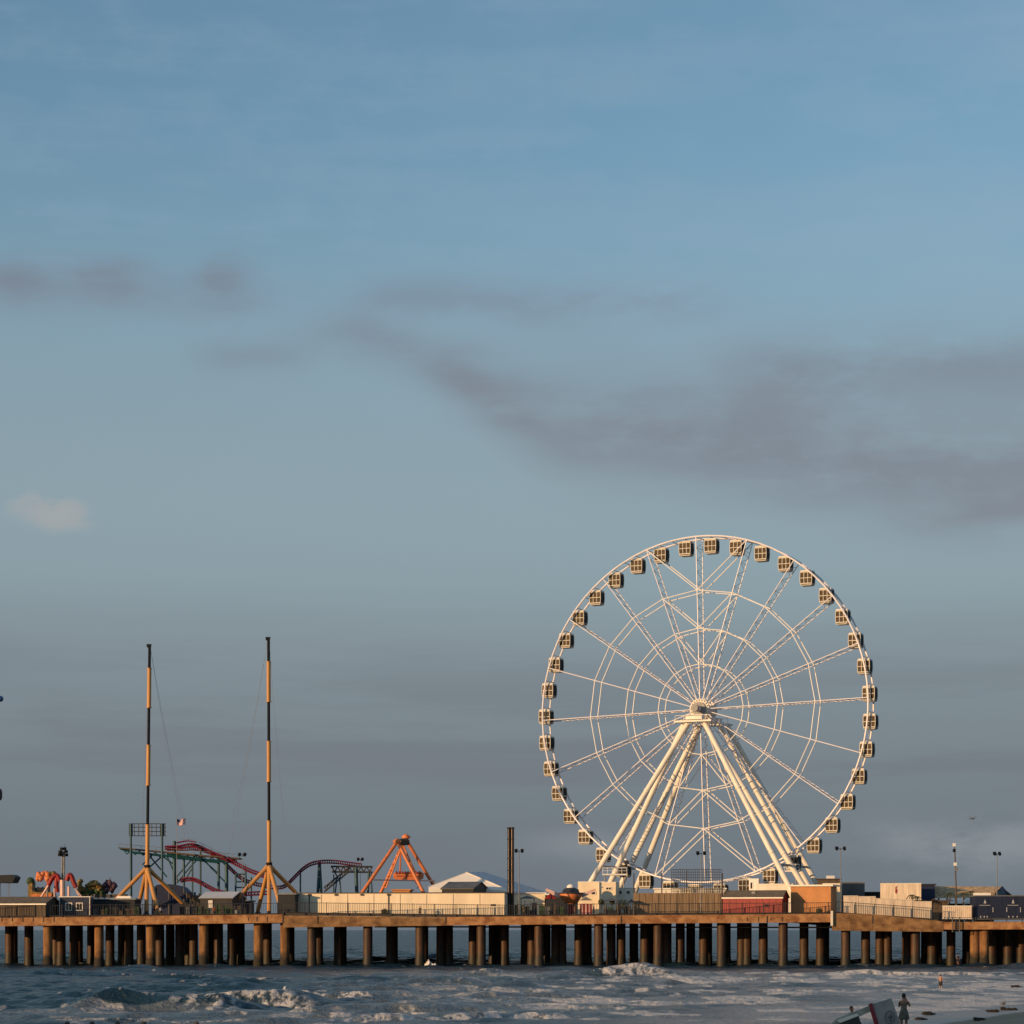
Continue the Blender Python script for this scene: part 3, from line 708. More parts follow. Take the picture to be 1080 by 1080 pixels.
# ------------------------------------------------------------------ roller coaster
rc=thing('roller_coaster',at(240,966,450),'crimson tracked roller coaster on teal steel supports','roller coaster')
Y=450
def crv(pts,n=6):
    out=[]
    P_=[Vector((a,b_,0)) for a,b_ in pts]; P_=[P_[0]*2-P_[1]]+P_+[P_[-1]*2-P_[-2]]
    for i in range(1,len(P_)-2):
        for k in range(n):
            t_=k/n; p0,p1,p2,p3=P_[i-1:i+3]
            out.append(.5*((2*p1)+(p2-p0)*t_+(2*p0-5*p1+4*p2-p3)*t_**2+(3*p1-p0-3*p2+p3)*t_**3))
    out.append(P_[-2]); return [(p.x,p.y) for p in out]
def track(pts,Y0,Y1,r=.16,mt='crimson',spine=True):
    c_=crv(pts); m=len(c_); mb=MB()
    A=[at(a,b_,Y0+(Y1-Y0)*i/(m-1)) for i,(a,b_) in enumerate(c_)]
    up=Vector((0,1.3,0)); 
    mb.poly(A,r,6); mb.poly([p+up for p in A],r,6)
    if spine: mb.poly([p+up*.5+Vector((0,0,-.55)) for p in A],r*1.25,6)
    for i in range(0,m): 
        mb.tube(A[i],A[i]+up,.07,4)
        if spine: mb.tube(A[i],A[i]+up*.5+Vector((0,0,-.55)),.07,4); mb.tube(A[i]+up,A[i]+up*.5+Vector((0,0,-.55)),.07,4)
    return mb.build('track',M[mt],rc)
track([(174,892.5),(188,892),(200,889.8),(208,891),(218,895.5),(228,900),(238,904),(250,910),(262,916),(275,921),(287,926)],449,447,.15)
track([(176,893.5),(195,893.5),(208,893.5),(222,898),(233,905),(243,915),(252,923),(262,928.5),(275,932),(290,934.5),(300,933),(308,926),(318,916),(327,910),(338,907.5),(352,907.3),(366,909),(381,911)],455,462,.12)
track([(185,889),(192,887.5),(198,886.8),(206,888)],452,452,.12,'crimson',False)
track([(190,927),(200,925.5),(208,927.5),(218,933),(228,938),(240,941)],446,444,.14)
track([(228,941),(250,941.5),(262,941),(282,940)],444,446,.14)
mb=MB()
# upper walkway deck
for (a,ya,b_,yb,th) in ((125,893.5,176,898,1.4),(176,898,212,901.5,1.8),(212,901.5,252,904.5,1.6)):
    mb.prism([at(a,ya+th,448),at(b_,yb+th,448),at(b_,yb,448),at(a,ya,448)],(0,5,0))
mb.build('walkway',M['brownwall'],rc)
mb=MB()
for k in range(16):
    a=125+k*8; y_=893.3+.09*(a-125); mb.tube(at(a,y_,448),at(a,y_-3.3,448),.035,4)
mb.tube(at(125,890,448),at(250,901,448),.04,4); mb.tube(at(205,886,449),at(262,913,448),.04,4); mb.tube(at(190,884.5,449),at(205,886,449),.04,4)
for k in range(7): a=205+k*9; mb.tube(at(a,886+(a-205)*.47,449),at(a,892+(a-205)*.47,449),.03,4)
mb.build('handrail',M['steel'],rc)
mb=MB()
for a,ya,b_,yb in ((127,895,140,899),(140,899,195,905),(176,901,232,909),(185,905,250,909),(250,905.5,236,911)):
    mb.tube(at(a,ya,449),at(b_,yb,449),.25,6)
mb.prism([at(196,903,449),at(236,908,449),at(228,910.5,449),at(190,906,449)],(0,2,0))
for k in range(14): a=130+k*8.5; mb.tube(at(a,896+k*.75,449),at(a+4,901+k*.7,449),.09,4); mb.tube(at(a+4,901+k*.7,449),at(a+8.5,896.7+k*.75,449),.09,4)
mb.build('truss',M['teal'],rc)
for px,py,r_ in ((184,887,.32),(194,904,.2),(203,904,.16),(211.5,896,.18),(230.5,908,.26),(239,911,.34),(248.5,922,.18),(265,925,.17),(259,918,.2),(138.5,896,.2)):
    mb=MB(); mb.tube(Vector((X(px,450),450,DECK)),at(px,py,450),r_,8); mb.build('support',M['teal'],rc)
mb=MB()
for a,ya,b_,yb in ((171,903,140,930),(158,903,176,925),(184,912,171,903),(186,925,205,903),(194,922,211,903),(211,903,240,933),(214,907,231,922),(186,932,200,915),(203,915,194,930),(160,903,150,912),(249,922,260,922),(249,930,260,930),(248,936,260,936),(176,903,188,930)):
    mb.tube(at(a,ya,450),at(b_,yb,450),.15,6)
mb.build('brace',M['teal'],rc)
for px,py,px2,r_ in ((337,909,333.6,.28),(337,909,340.3,.28),(316.8,918,316.8,.16),(375.5,914.5,377,.34),(355.5,925,350.5,.14),(358,925,362,.14),(389,920,387,.22),(391,920,394,.16),(352,922,352,.12)):
    mb=MB(); mb.tube(Vector((X(px2,462),462,DECK)),at(px,py,462),r_,8); mb.build('support',M['teal'],rc)
mb=MB()
for yy in (913.8,919.5): mb.tube(at(350,yy,462),at(393,yy+.4,462),.2,6)
for k in range(7): a=350+k*6.1; mb.tube(at(a,914,462),at(a+3,919.5,462),.13,5); mb.tube(at(a+3,919.5,462),at(a+6,914,462),.13,5)
mb.tube(at(349,913,462),at(356,925,462),.15,6)
for yo in (0,4.5): mb.tube(at(342,936+yo,462),at(369,914+yo,462),.18,6)
for k in range(6): a=342+k*4.5; b_=936-k*3.66; mb.tube(at(a,b_,462),at(a+2.2,b_+2.6,462),.1,4); mb.tube(at(a+2.2,b_+2.6,462),at(a+4.5,b_-3.6,462),.1,4)
mb.build('truss',M['darksteel'],rc)
# gull-shaped lamp over coaster
lamp(380,906.5,940,468,'short lamp behind the right end of the roller coaster',spread=2.2,r=.06)
# flag
tt=thing('flagpole',Vector((X(186.3,440),440,DECK)),'thin pole flying a small American flag right of the left mast','flag')
mb=MB(); mb.tube(Vector((X(186.4,440),440,DECK)),at(186.4,860,440),.045,6); mb.build('pole',M['steel'],tt)
mb=MB(); nx_=14
def fp(i,j): 
    w_=i/nx_; return at(186.6+9.0*w_+.3*math.sin(j),863.3+j*(6.2/13)+.9*math.sin(w_*5)+w_*.9,440)+Vector((0,.25*math.sin(w_*7),0))
for i in range(nx_):
    for j in range(13):
        mb.cur=2 if (i<6 and j<7) else (0 if j%2==0 else 1)
        mb.add([fp(i,j),fp(i+1,j),fp(i+1,j+1),fp(i,j+1)],[(0,1,2,3)])
mb.build('flag',[mat('flag_red',(.50,.05,.05),.8,.1),M['white'],mat('flag_blue',(.03,.04,.14),.8,.1)],tt)

# ------------------------------------------------------------------ orange swinging ship ride
sr=thing('swinging_ship_ride',Vector((X(424,450),450,DECK)),'orange A-frame swinging ship ride behind the long white building','swing ride')
Y=446
for a,ya,b_,yb,dy,dy2 in ((418.5,888,381,943,0,-3),(419.5,888.5,447.5,943,0,-3),(428.5,886,463,943,5,8),(426,888,401,943,5,8)):
    mb=MB(); mb.tube(at(a,ya,Y+dy),at(b_,yb,Y+dy2),.32,10); mb.build('leg',M['orange'],sr)
mb=MB()
for a,ya,b_,yb in ((421,893,404,937),(422,892,440,937)):
    for k in range(14):
        t0,t1=k/14,(k+1)/14; off=3 if k%2 else 0; off2=0 if k%2 else 3
        mb.tube(at(a+(b_-a)*t0+off,ya+(yb-ya)*t0,Y+2),at(a+(b_-a)*t1+off2,ya+(yb-ya)*t1,Y+2),.09,5)
mb.tube(at(424,893,Y+2),at(407,937,Y+2),.14,6); mb.tube(at(426,892,Y+2),at(444,937,Y+2),.14,6)
mb.build('lattice',M['orange'],sr)
mb=MB(); mb.tube(at(394,928,Y-1.6),at(459,929,Y+6),.14,6); mb.build('crossbar',M['pink'],sr)
for px,py,dy in ((418.8,887.5,0),(428.2,882.8,5)):
    mb=MB(); mb.ball(at(px,py,Y+dy),.60,12); mb.lathe(at(px,py,Y+dy),[(.75,-.25),(.82,0),(.75,.25)],12); mb.build('hub',M['orange'],sr)
mb=MB(); mb.tube(at(419.5,888,Y),at(428.5,886.5,Y+5),.5,10); mb.box(at(426,888.5,Y+2),(1.6,1.6,1.0),.4); mb.build('axle_housing',M['brownwall'],sr)
mb=MB(); pts=[(414.5,921.5),(417,920),(444,919.5),(446.5,921),(446,926),(441,928.5),(420,928.5),(415,926.5)]
mb.prism([at(a,b_,Y+4) for a,b_ in pts],(0,3,0)); mb.build('ship_hull',M['orange'],sr)
mb=MB()
for k in range(9): mb.box(at(418+k*3.1,920.2,Y+3.9),(.25,.1,.5))
mb.box(at(431,924,Y+3.95),(4.6,.06,.12)); mb.build('ship_trim',M['stripe'],sr)
mb=MB(); mb.tube(at(423,889,Y+2.5),at(422,920,Y+5),.15,6); mb.tube(at(424,889,Y+2.5),at(438,920,Y+5),.15,6); mb.build('swing_arm',M['orange'],sr)

# ------------------------------------------------------------------ left carnival rides
Y=422
tt=thing('claw_ride',at(62,966,Y),'red armed carnival ride with pink struts behind the navy kiosk','carnival ride')
for pts in ([(50,936),(53,930),(56,925),(60,923),(63,929)],[(70.5,929),(72.5,923),(75,923.5),(77.5,930),(80,936)],[(60,926),(59.5,934),(60.5,941)]):
    mb=MB(); c_=crv(pts,4)
    for i in range(len(c_)-1): mb.tube(at(*c_[i],Y),at(*c_[i+1],Y),.42,8)
    mb.build('arm',M['red'],tt)
for a,ya,b_,yb,r_ in ((43,947,51,934,.2),(57.5,947,57.3,937,.13),(64,947,64,928,.12),(65.7,947,65.6,928,.26),(72.6,947,72.6,935,.24),(86.5,946,79,937,.12),(84,946,80.5,940,.10)):
    mb=MB(); mb.tube(at(a,966,Y-1),at(a,ya,Y-1),r_,8); mb.tube(at(a,ya,Y-1),at(b_,yb,Y-1),r_,8); mb.build('strut',M['pink'],tt)
mb=MB()
for i in range(16): mb.ball(at(random.uniform(40,51.5),random.uniform(920.5,927.5),Y+2),random.uniform(.3,.65),7,.2)
mb.build('cloud_canopy',M['orange'],tt)
mb=MB()
for i in range(8): mb.ball(at(random.uniform(51,59),random.uniform(921,926.5),Y+2.2),random.uniform(.3,.55),7,.2)
mb.build('flower_canopy',M['yellow'],tt)
mb=MB(); mb.tube(at(50,928,Y+2),at(50,966,Y+2),.16,6); mb.build('canopy_post',M['steel'],tt)
tt=thing('boat_ride',at(40,966,Y+4),'orange and gold boat-shaped ride with tall curled prow at left','carnival ride')
mb=MB(); pts=[(29.5,945),(29.5,934),(31,929),(33,928),(34,931),(33.8,939),(38,941),(55,941),(57,947),(53,952),(34,952)]
mb.prism([at(a,b_,Y+4) for a,b_ in pts],(0,3,0)); mb.build('hull',M['yellow'],tt)
mb=MB(); mb.prism([at(32,943,Y+3.8),at(55,942.5,Y+3.8),at(52,951,Y+3.8),at(35,951,Y+3.8)],(0,.18,0)); mb.build('side_panel',M['orange'],tt)
mb=MB()
for i in range(7): mb.box(at(38+i*2.3,939.5-.8*(i%2),Y+5),(.45,.8,1.1),.2); 
mb.build('seat',M['darksteel'],tt)
mb=MB(); mb.ball(at(32.2,929.5,Y+4.6),.75,10); mb.build('prow_head',M['green'],tt)
tt=thing('fairy_garden_ride',at(98,966,Y+3),'row of green, gold and purple bulbous ride cars behind the dark shed','carnival ride')
mb=MB(); mb.prism([at(82,944,Y+3),at(132,943,Y+3),at(132,946,Y+3),at(82,947,Y+3)],(0,3,0)); mb.build('platform',M['brownwall'],tt)
mb=MB()
for k in range(8): mb.tube(at(84+k*6.5,966,Y+3),at(84+k*6.5,944,Y+3),.12,6)
mb.build('platform_post',M['darksteel'],tt)
mb=MB()
for px,py,r_ in ((84.5,930,.6),(84,935,.75),(87,938,.6),(83,940,.6)): mb.ball(at(px,py,Y+4),r_*.8,7,.4)
mb.tube(at(84,930,Y+4),at(84.5,926,Y+4),.15,6,.04); mb.build('gold_car',M['yellow'],tt)
mb=MB()
for i in range(14): mb.ball(at(random.uniform(84,110),random.uniform(938,942.5),Y+4.5),random.uniform(.4,.8),8,.15)
mb.build('hedge_body',M['green'],tt)
mb=MB()
for px,py,r_ in ((95,934,.8),(99,932.5,1.0),(103,934,.9),(106,937,.8),(97,937,.8)): mb.ball(at(px,py,Y+4.2),r_*.8,8,.4,(1.2,1,.7))
mb.build('mushroom_car',M['yellow'],tt)
mb=MB()
for px,py,r_ in ((111,934,.8),(115.5,932,.95),(120,935,.9),(113,938,.9),(118,938.5,.8)): mb.ball(at(px,py,Y+4),r_*.75,7,.45)
mb.tube(at(115.5,930,Y+4),at(116,925,Y+4),.2,6,.03); mb.tube(at(120,933,Y+4),at(120.5,929,Y+4),.15,6,.03); mb.build('purple_car',M['purple'],tt)
# far-left canopy and tower ride
tt=thing('swing_canopy',at(4,966,430),'dark green ride canopy on thin legs at the left edge','ride canopy')
mb=MB(); mb.prism([at(-14,931,430),at(13,931,430),at(16,925,430),at(13,922.5,430),at(-14,923.5,430)],(0,5,0)); mb.ball(at(12.5,926,431),.55,9,.1); mb.build('canopy',M['darkwall'],tt)
for px,py in ((1,930),(9,930),(10.5,930)):
    mb=MB(); mb.tube(Vector((X(px,431),431,DECK)),at(px-.6,py,431),.05,5); mb.build('leg',M['steel'],tt)
tt=thing('tower_ride',Vector((X(-14,430),430,DECK)),'blue pod and dark ring of a tall tower ride cut by left frame edge','tower ride')
mb=MB(); mb.tube(Vector((X(-14,430),430,DECK)),at(-14,700,430),.6,12); mb.build('tower',M['steel'],tt)
mb=MB(); mb.ball(at(0.5,737,430),.55,10); mb.tube(at(-14,739,430),at(1,737,430),.3,8); mb.build('pod',mat('bright_blue',(.02,.07,.22),.4,.2),tt)
mb=MB(); mb.lathe(at(-3,838,430),[(.75,-1.0),(.92,-.5),(.92,.5),(.75,1.0)],14); mb.tube(at(-14,838,430),at(-3,838,430),.3,8); mb.build('ring',M['purple'],tt)

# ------------------------------------------------------------------ ferris wheel
TH=R(25); WC=Vector((X(738.7,455),455,Z(748,455)))
u=Vector((math.cos(TH),-math.sin(TH),0)); nn=Vector((-math.sin(TH),-math.cos(TH),0)); zz=Vector((0,0,1))
RR=32.85; WD=3.5; TW=R(1.6)
fw=thing('ferris_wheel',Vector((WC.x,WC.y,DECK)),'giant white Ferris wheel with boxy cabins standing on the pier','ferris wheel')
def Wp(r,ang,n): return WC+u*(r*math.sin(ang))+zz*(r*math.cos(ang))+nn*n
def A_(k): return -TW+R(18)*k
for n_ in (0,-WD):
    mb=MB(); mb.poly([Wp(RR,A_(0)+R(360*k/80),n_) for k in range(80)],.17,7,True); mb.build('rim',M['led'],fw)
mb=MB()
for k in range(80):
    a0=A_(0)+R(4.5*k); a1=a0+R(4.5)
    mb.tube(Wp(RR,a0,0),Wp(RR,a0,-WD),.08,5)
    mb.tube(Wp(RR,a0,0),Wp(RR,a1,-WD),.045,4)
mb.build('rim_bracing',M['cream'],fw)
for rr in (.69,.468,.262):
    for n_ in (0,-WD):
        mb=MB(); mb.poly([Wp(RR*rr,A_(k),n_) for k in range(20)],.095,6,True); mb.build('inner_ring',M['white'],fw)
for k in range(20):
    mb=MB(); a=A_(k)
    for n_,nh in ((0,.3),(-WD,-WD-.3)): 
        mb.tube(Wp(1.6,a,nh*.6),Wp(RR,a,n_),.092,6)
    mb.cur=1
    r=2.0; z=0
    while r<RR-1:
        mb.tube(Wp(r,a,0 if z else -WD),Wp(r+1.15,a,-WD if z else 0),.05,4); z^=1; r+=1.15
        if z: mb.tube(Wp(r,a,0),Wp(r,a,-WD),.045,4)
    mb.build('spoke',[M['led'],M['lattice']],fw)
for c0 in (0,10):
    mb=MB()
    for s_ in (-1,1):
        for n_ in (0,-WD):
            a0=A_(c0); a1=A_(c0+s_)
            for r0,r1 in ((.69,1.0),(.468,.69),(.262,.468)):
                mb.tube(Wp(RR*r0,a0,n_),Wp(RR*r1,a1,n_),.10,6)
    mb.build('diagonal_brace',M['white'],fw)
# hub
def disc(mb,n0,n1,r0,r1,seg=28):
    ps=[]
    for n_,r_ in ((n0,r0),(n1,r1)): ps+= [Wp(r_,R(360*k/seg),n_) for k in range(seg)]
    mb.add(ps,[(k,(k+1)%seg,seg+(k+1)%seg,seg+k) for k in range(seg)],True); mb.add(ps,[tuple(range(seg)),tuple(range(2*seg-1,seg-1,-1))])
mb=MB(); disc(mb,.55,.2,1.95,1.95); disc(mb,-WD-.2,-WD-.55,1.95,1.95); disc(mb,.2,-WD-.2,1.1,1.1)
for k in range(20): mb.box(Wp(1.7,A_(k),.62),(.28,.28,.28),TH)
mb.build('hub',M['cream'],fw)
mb=MB(); disc(mb,2.9,.56,.6,.6); disc(mb,-WD-.56,-WD-3.4,.75,.75); mb.build('axle',M['lattice'],fw)
mb=MB(); disc(mb,3.3,2.7,.7,.7); mb.build('bearing',M['steel'],fw)
mb=MB(); disc(mb,.9,.56,1.35,1.25); mb.build('hub_cap',M['steel'],fw)
for n_ in (3.1,-WD-3.1):
    mb=MB(); c_=WC+nn*n_-zz*1.75; mb.box(c_,(3.4,1.5,.9),-TH); mb.box(c_-zz*.8,(7.4,2.4,.32),-TH); mb.build('bearing_block',M['cream'],fw)
    mb=MB()
    for s_ in (-3.5,-1.8,1.8,3.5): mb.tube(c_-zz*.7+u*s_+nn*1.1,c_+zz*.3+u*s_+nn*1.1,.05,5)
    mb.tube(c_+u*-3.5+nn*1.1+zz*.3,c_+u*3.5+nn*1.1+zz*.3,.05,5); mb.build('platform_rail',M['white'],fw)
# legs
legs=[(-23.9,8.0,3.0,-1.4),(-21.7,.9,1.9,-2.6),(-23.0,-7.5,-WD-1.6,-2.3),(-21.6,-14.5,-WD-3.2,-2.7),(23.5,8.0,3.0,2.0),(24.6,.9,1.9,1.5),(22.6,-7.5,-WD-1.6,2.2),(22.4,-14.5,-WD-3.2,3.0)]
for s_,nb,ntp,st in legs:
    top=WC+u*st+nn*ntp-zz*2.9; bot=Vector((WC.x,WC.y,DECK-.2))+u*s_+nn*nb
    mb=MB(); mb.tube(bot,top,.55,16,.50)
    for q_ in (.33,.66): c_=bot+(top-bot)*q_; dd=(top-bot).normalized(); mb.tube(c_-dd*.12,c_+dd*.12,.62,16)
    mb.build('leg',M['cream'],fw)
    mb=MB(); mb.tube(bot+Vector((0,0,-.1)),bot+(top-bot).normalized()*.9,.85,16); mb.build('leg_shoe',M['greywall'],fw)
def legpt(i,q_): 
    s_,nb,ntp,st=legs[i]; top=WC+u*st+nn*ntp-zz*2.9; bot=Vector((WC.x,WC.y,DECK-.2))+u*s_+nn*nb; return bot+(top-bot)*q_
mb=MB()
for a,b_ in ((0,1),(2,3),(4,5),(6,7)): 
    for q_ in (.27,): mb.tube(legpt(a,q_),legpt(b_,q_),.22,8)
mb.build('leg_tie',M['steel'],fw)
# gondolas
def gondola():
    g=bpy.data.objects.new('gondola',None); COL.objects.link(g); g.parent=fw; ORG[g.name]=WC.copy(); g.location=WC-ORG[fw.name]
    C=WC.copy(); hw,hd=1.16,1.02
    def Q(a,b_,z): return C+u*a+nn*b_+zz*z
    def ring(f,z): return [Q(-hw*f,hd*f,z),Q(hw*f,hd*f,z),Q(hw*f,-hd*f,z),Q(-hw*f,-hd*f,z)]
    # glass shell
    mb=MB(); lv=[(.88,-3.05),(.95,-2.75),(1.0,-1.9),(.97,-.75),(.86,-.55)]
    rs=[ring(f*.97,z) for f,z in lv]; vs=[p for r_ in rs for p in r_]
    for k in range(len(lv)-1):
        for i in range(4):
            mb.cur=1 if i!=0 else 0  # sides and back get near-black panes as painted shade
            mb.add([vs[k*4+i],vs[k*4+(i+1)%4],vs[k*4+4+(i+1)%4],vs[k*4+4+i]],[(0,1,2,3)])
    mb.build('glass',[M['amberglass'],M['cabin_shade']],g)
    # frame
    mb=MB(); t_=.066
    prof=lv
    for i in range(4):
        for k in range(len(prof)-1): mb.tube(ring(prof[k][0],prof[k][1])[i],ring(prof[k+1][0],prof[k+1][1])[i],t_,5)
    for f,z in ((.92,-2.85),(1.0,-1.82),(.95,-.72)):
        r_=ring(f,z)
        mb.tube(r_[0],r_[1],t_*(1.5 if z!=-1.82 else 1),5)
        if z!=-1.82:
            for i in (1,3): mb.tube(r_[i],r_[(i+1)%4],t_*.8,5)
    for a in (-.33,.33):
        for k in range(1,3): mb.tube(Q(a*hw*prof[k][0],hd*prof[k][0],prof[k][1]),Q(a*hw*prof[k+1][0],hd*prof[k+1][0],prof[k+1][1]),t_,5)
    mb.build('frame',M['cabin'],g)
    mb=MB(); r0=ring(.95,-3.05); r1=ring(.80,-3.22); mb.add(r1+r0,[(0,1,2,3),(0,4,5,1),(1,5,6,2),(2,6,7,3),(3,7,4,0)]); mb.add(ring(.93,-3.0),[(0,1,2,3)])
    mb.build('floor',M['cabin'],g)
    mb=MB(); r0=ring(1.0,-.60); r1=ring(.9,-.36); r2=ring(.5,-.26); 
    mb.add(r0+r1+r2,[(3,2,1,0),(0,1,5,4),(1,2,6,5),(2,3,7,6),(3,0,4,7),(4,5,9,8),(5,6,10,9),(6,7,11,10),(7,4,8,11),(8,9,10,11)])
    mb.build('roof',M['cabin'],g)
    mb=MB(); mb.tube(Q(0,WD/2,0),Q(0,-WD/2,0),.09,6); mb.tube(Q(0,.5,0),Q(0,.5,-.4),.07,5); mb.tube(Q(0,-.5,0),Q(0,-.5,-.4),.07,5)
    mb.build('hanger',M['lattice'],g)
    return g
g0=gondola()
for k in range(40):
    a=A_(0)+R(9*k+4.5); p=Wp(RR,a,-WD/2)
    if k==0: g0.location=p-ORG[fw.name]
    else: dup(g0,p-ORG[fw.name],fw)

# boarding gantries at each side of the wheel
def gantry(px0,px1,py,Y,label):
    t=thing('boarding_gantry',Vector((X((px0+px1)/2,Y),Y,DECK)),label,'platform','service platforms on the wheel legs')
    mb=MB(); c_=at((px0+px1)/2,py,Y); wd=(px1-px0)*S(Y); mb.box(c_,(wd,2.4,.28)); mb.build('platform',M['white'],t)
    mb=MB()
    for k in range(6): p=c_+Vector((-wd/2+wd*k/5,-1.15,.14)); mb.tube(p,p+zz*1.2,.04,5)
    for h in (.7,1.2,1.34): mb.tube(c_+Vector((-wd/2,-1.15,h)),c_+Vector((wd/2,-1.15,h)),.04,5)
    mb.build('guard_rail',M['white'],t)
    mb=MB()
    for s_ in (-1,1): mb.tube(Vector((c_.x+s_*wd*.4,Y+.8,DECK)),c_+Vector((s_*wd*.4,.8,-.1)),.12,6)
    mb.build('post',M['steel'],t)
    mb=MB(); mb.tube(c_+Vector((wd*.36,-.2,1.0)),c_+Vector((wd*.36,.8,1.0)),.75,14); mb.tube(c_+Vector((wd*.52,-.3,2.3)),c_+Vector((wd*.52,.5,2.3)),.45,12); mb.box(c_+Vector((wd*.36,.3,.9)),(1.2,.8,1.5)); mb.build('drive_motor',M['darksteel'],t)
gantry(635.5,660.5,922.5,449,'white service platform with a dark drive wheel between the left wheel legs')
gantry(823,842,919,447,'white service platform with a dark drive wheel between the right wheel legs')

# netting screen and fence in front
tt=thing('net_screen',Vector((X(700,408),408,DECK)),'tall dark netting screen behind the brown fence below the wheel hub','net')
mb=MB()
for px in np.linspace(708,761,28): mb.tube(at(px,942,448),at(px,916.6,448),.045,4)
for py in np.linspace(917,940,9): mb.tube(at(708,py,448),at(761,py,448),.04,4)
mb.build('mesh',M['darksteel'],tt)
for px,m_ in ((668.5,408),(698,408),(724,448),(762,408)):
    mb=MB(); mb.tube(Vector((X(px,m_),m_,DECK)),at(px,918 if m_>440 else 921,m_),.10,7); mb.build('post',M['post'],tt)
t,P,Lr=house('board_fence',668,764,942.6,406,.3,'weathered brown board fence between dark planters and red shed','fence','woodfence',rot=R(1),over=.03,roof_t=.12,roofmat='woodfence')
strips(t,P,Lr,DECK,Z(943,406),1.05,'post',.05)
t,P,Lr=house('loading_deck',690,765,938,450,8,'pale raised loading deck under the lowest wheel cabins','platform','cream',rot=R(6),roofmat='white')
strips(t,P,Lr,DECK,Z(939,450),2.2,'post',.08)
t,P,Lr=house('loading_hut',797,836,933.5,447,4,'cream loading hut beneath the right of the wheel','hut','cream',rot=R(15),roofmat='cream',over=.05)
t,P,Lr=house('white_booth',790,800,928,449,2,'narrow white booth with a dark doorway below the wheel','booth','white',rot=R(15),roofmat='white',over=.05)
win(t,P,.15,.75,Z(938,449),Z(930,449),'white',mull=0)
# wheel station
t,P,Lr=house('wheel_station',609.5,637,930.5,424,7,'white wheel station block at the foot of the left wheel legs','station','whitewall',rot=R(8),roofmat='white',roof_t=.12,over=.04)
win(t,P,.5,1.2,Z(944,424),Z(940.5,424),'cream',mull=0); win(t,P,2.3,3.2,Z(944,424),Z(940,424),'cream',mull=0)
t,P,Lr=house('ticket_booth',632,649.5,930.8,417,4,'white ticket booth with a small dark window beside wheel leg','booth','whitewall',rot=R(12),roofmat='white',roof_t=.1,over=.04)
win(t,P,1.1,2.2,Z(939,417),Z(935.3,417),'cream',mull=1)
t,P,Lr=house('entry_kiosk',650,668,937,420,4,'low cream kiosk with two dark openings left of the brown fence','kiosk','cream',rot=R(8),roofmat='white',roof_t=.12,over=.1)
win(t,P,.3,1.1,Z(943.5,420),Z(939,420),'cream',mull=0); win(t,P,1.7,2.5,Z(943.5,420),Z(939,420),'cream',mull=0)
# hedges / planters
def shrub(px,py,Y,r,label):
    base=Vector((X(px,Y),Y,DECK)); t=thing('potted_shrub',base,label,'shrub','dark potted shrubs on the pier')
    mb=MB(); mb.lathe(base,[(.35,0),(.48,.55),(.5,.6),(.4,.6)],12); mb.build('pot',M['darkwall'],t)
    mb=MB(); c_=at(px,py,Y)
    for i in range(420):
        d_=Vector((random.gauss(0,1),random.gauss(0,1),random.gauss(0,1))).normalized()*r*random.uniform(.55,1.08); p=c_+d_
        a=Vector((random.gauss(0,1),random.gauss(0,1),random.gauss(0,1))).normalized()*.11; b_=d_.cross(a).normalized()*.07
        mb.add([p-a,p+b_,p+a,p-b_],[(0,1,2,3)])
    mb.build('foliage',M['leaf'],t)
    mb=MB(); mb.tube(base+zz*.5,c_,.06,6); mb.build('stem',M['post'],t)
M['leaf']=mat('leaf',(.06,.075,.03),.7,.5,4)
shrub(657,954,405,.95,'rounded dark shrub just left of the brown fence')
shrub(634,951.5,406,.5,'small dark shrub before the white ticket booth')
shrub(645.5,951.5,406,.45,'smallest dark shrub, at the right edge of the booth')
shrub(406,962.5,401.2,.7,'low wild shrub on the kerb before the white building')
shrub(864,961,401.2,.55,'low scrubby shrub in front of the orange building')
# dark stall counters
def stall(px0,px1,pyt,Y,label,top='white',body='darkwall'):
    t=thing('snack_stall',Vector((X((px0+px1)/2,Y),Y,DECK)),label,'stall')
    a,b_=X(px0,Y),X(px1,Y); zt=Z(pyt,Y); mb=MB(); mb.box(((a+b_)/2,Y+1,DECK+.55),((b_-a)*.9,1.6,1.1)); mb.build('counter',M[body],t)
    mb=MB()
    for px in (a+.1,b_-.1):
        for yy in (Y+.1,Y+1.9): mb.tube((px,yy,DECK),(px,yy,zt),.06,6)
    mb.build('pole',M['darksteel'],t)
    mb=MB(); mb.add([(a-.2,Y-.2,zt-.1),(b_+.2,Y-.2,zt-.1),(b_+.2,Y+2.2,zt-.1),(a-.2,Y+2.2,zt-.1),((a+b_)/2,Y+1,zt+.45)],[(0,1,4),(1,2,4),(2,3,4),(3,0,4),(3,2,1,0)]); mb.build('canopy',M[top],t)
stall(549,564,947,406,'grey canopied stall right of the thin floodlight pole','greywall')
stall(638,652,949.5,404,'pale green topped stall in front of the ticket booth','greywall')
stall(663,669,951,404,'tiny dark stall against the left end of the brown fence','darkwall')
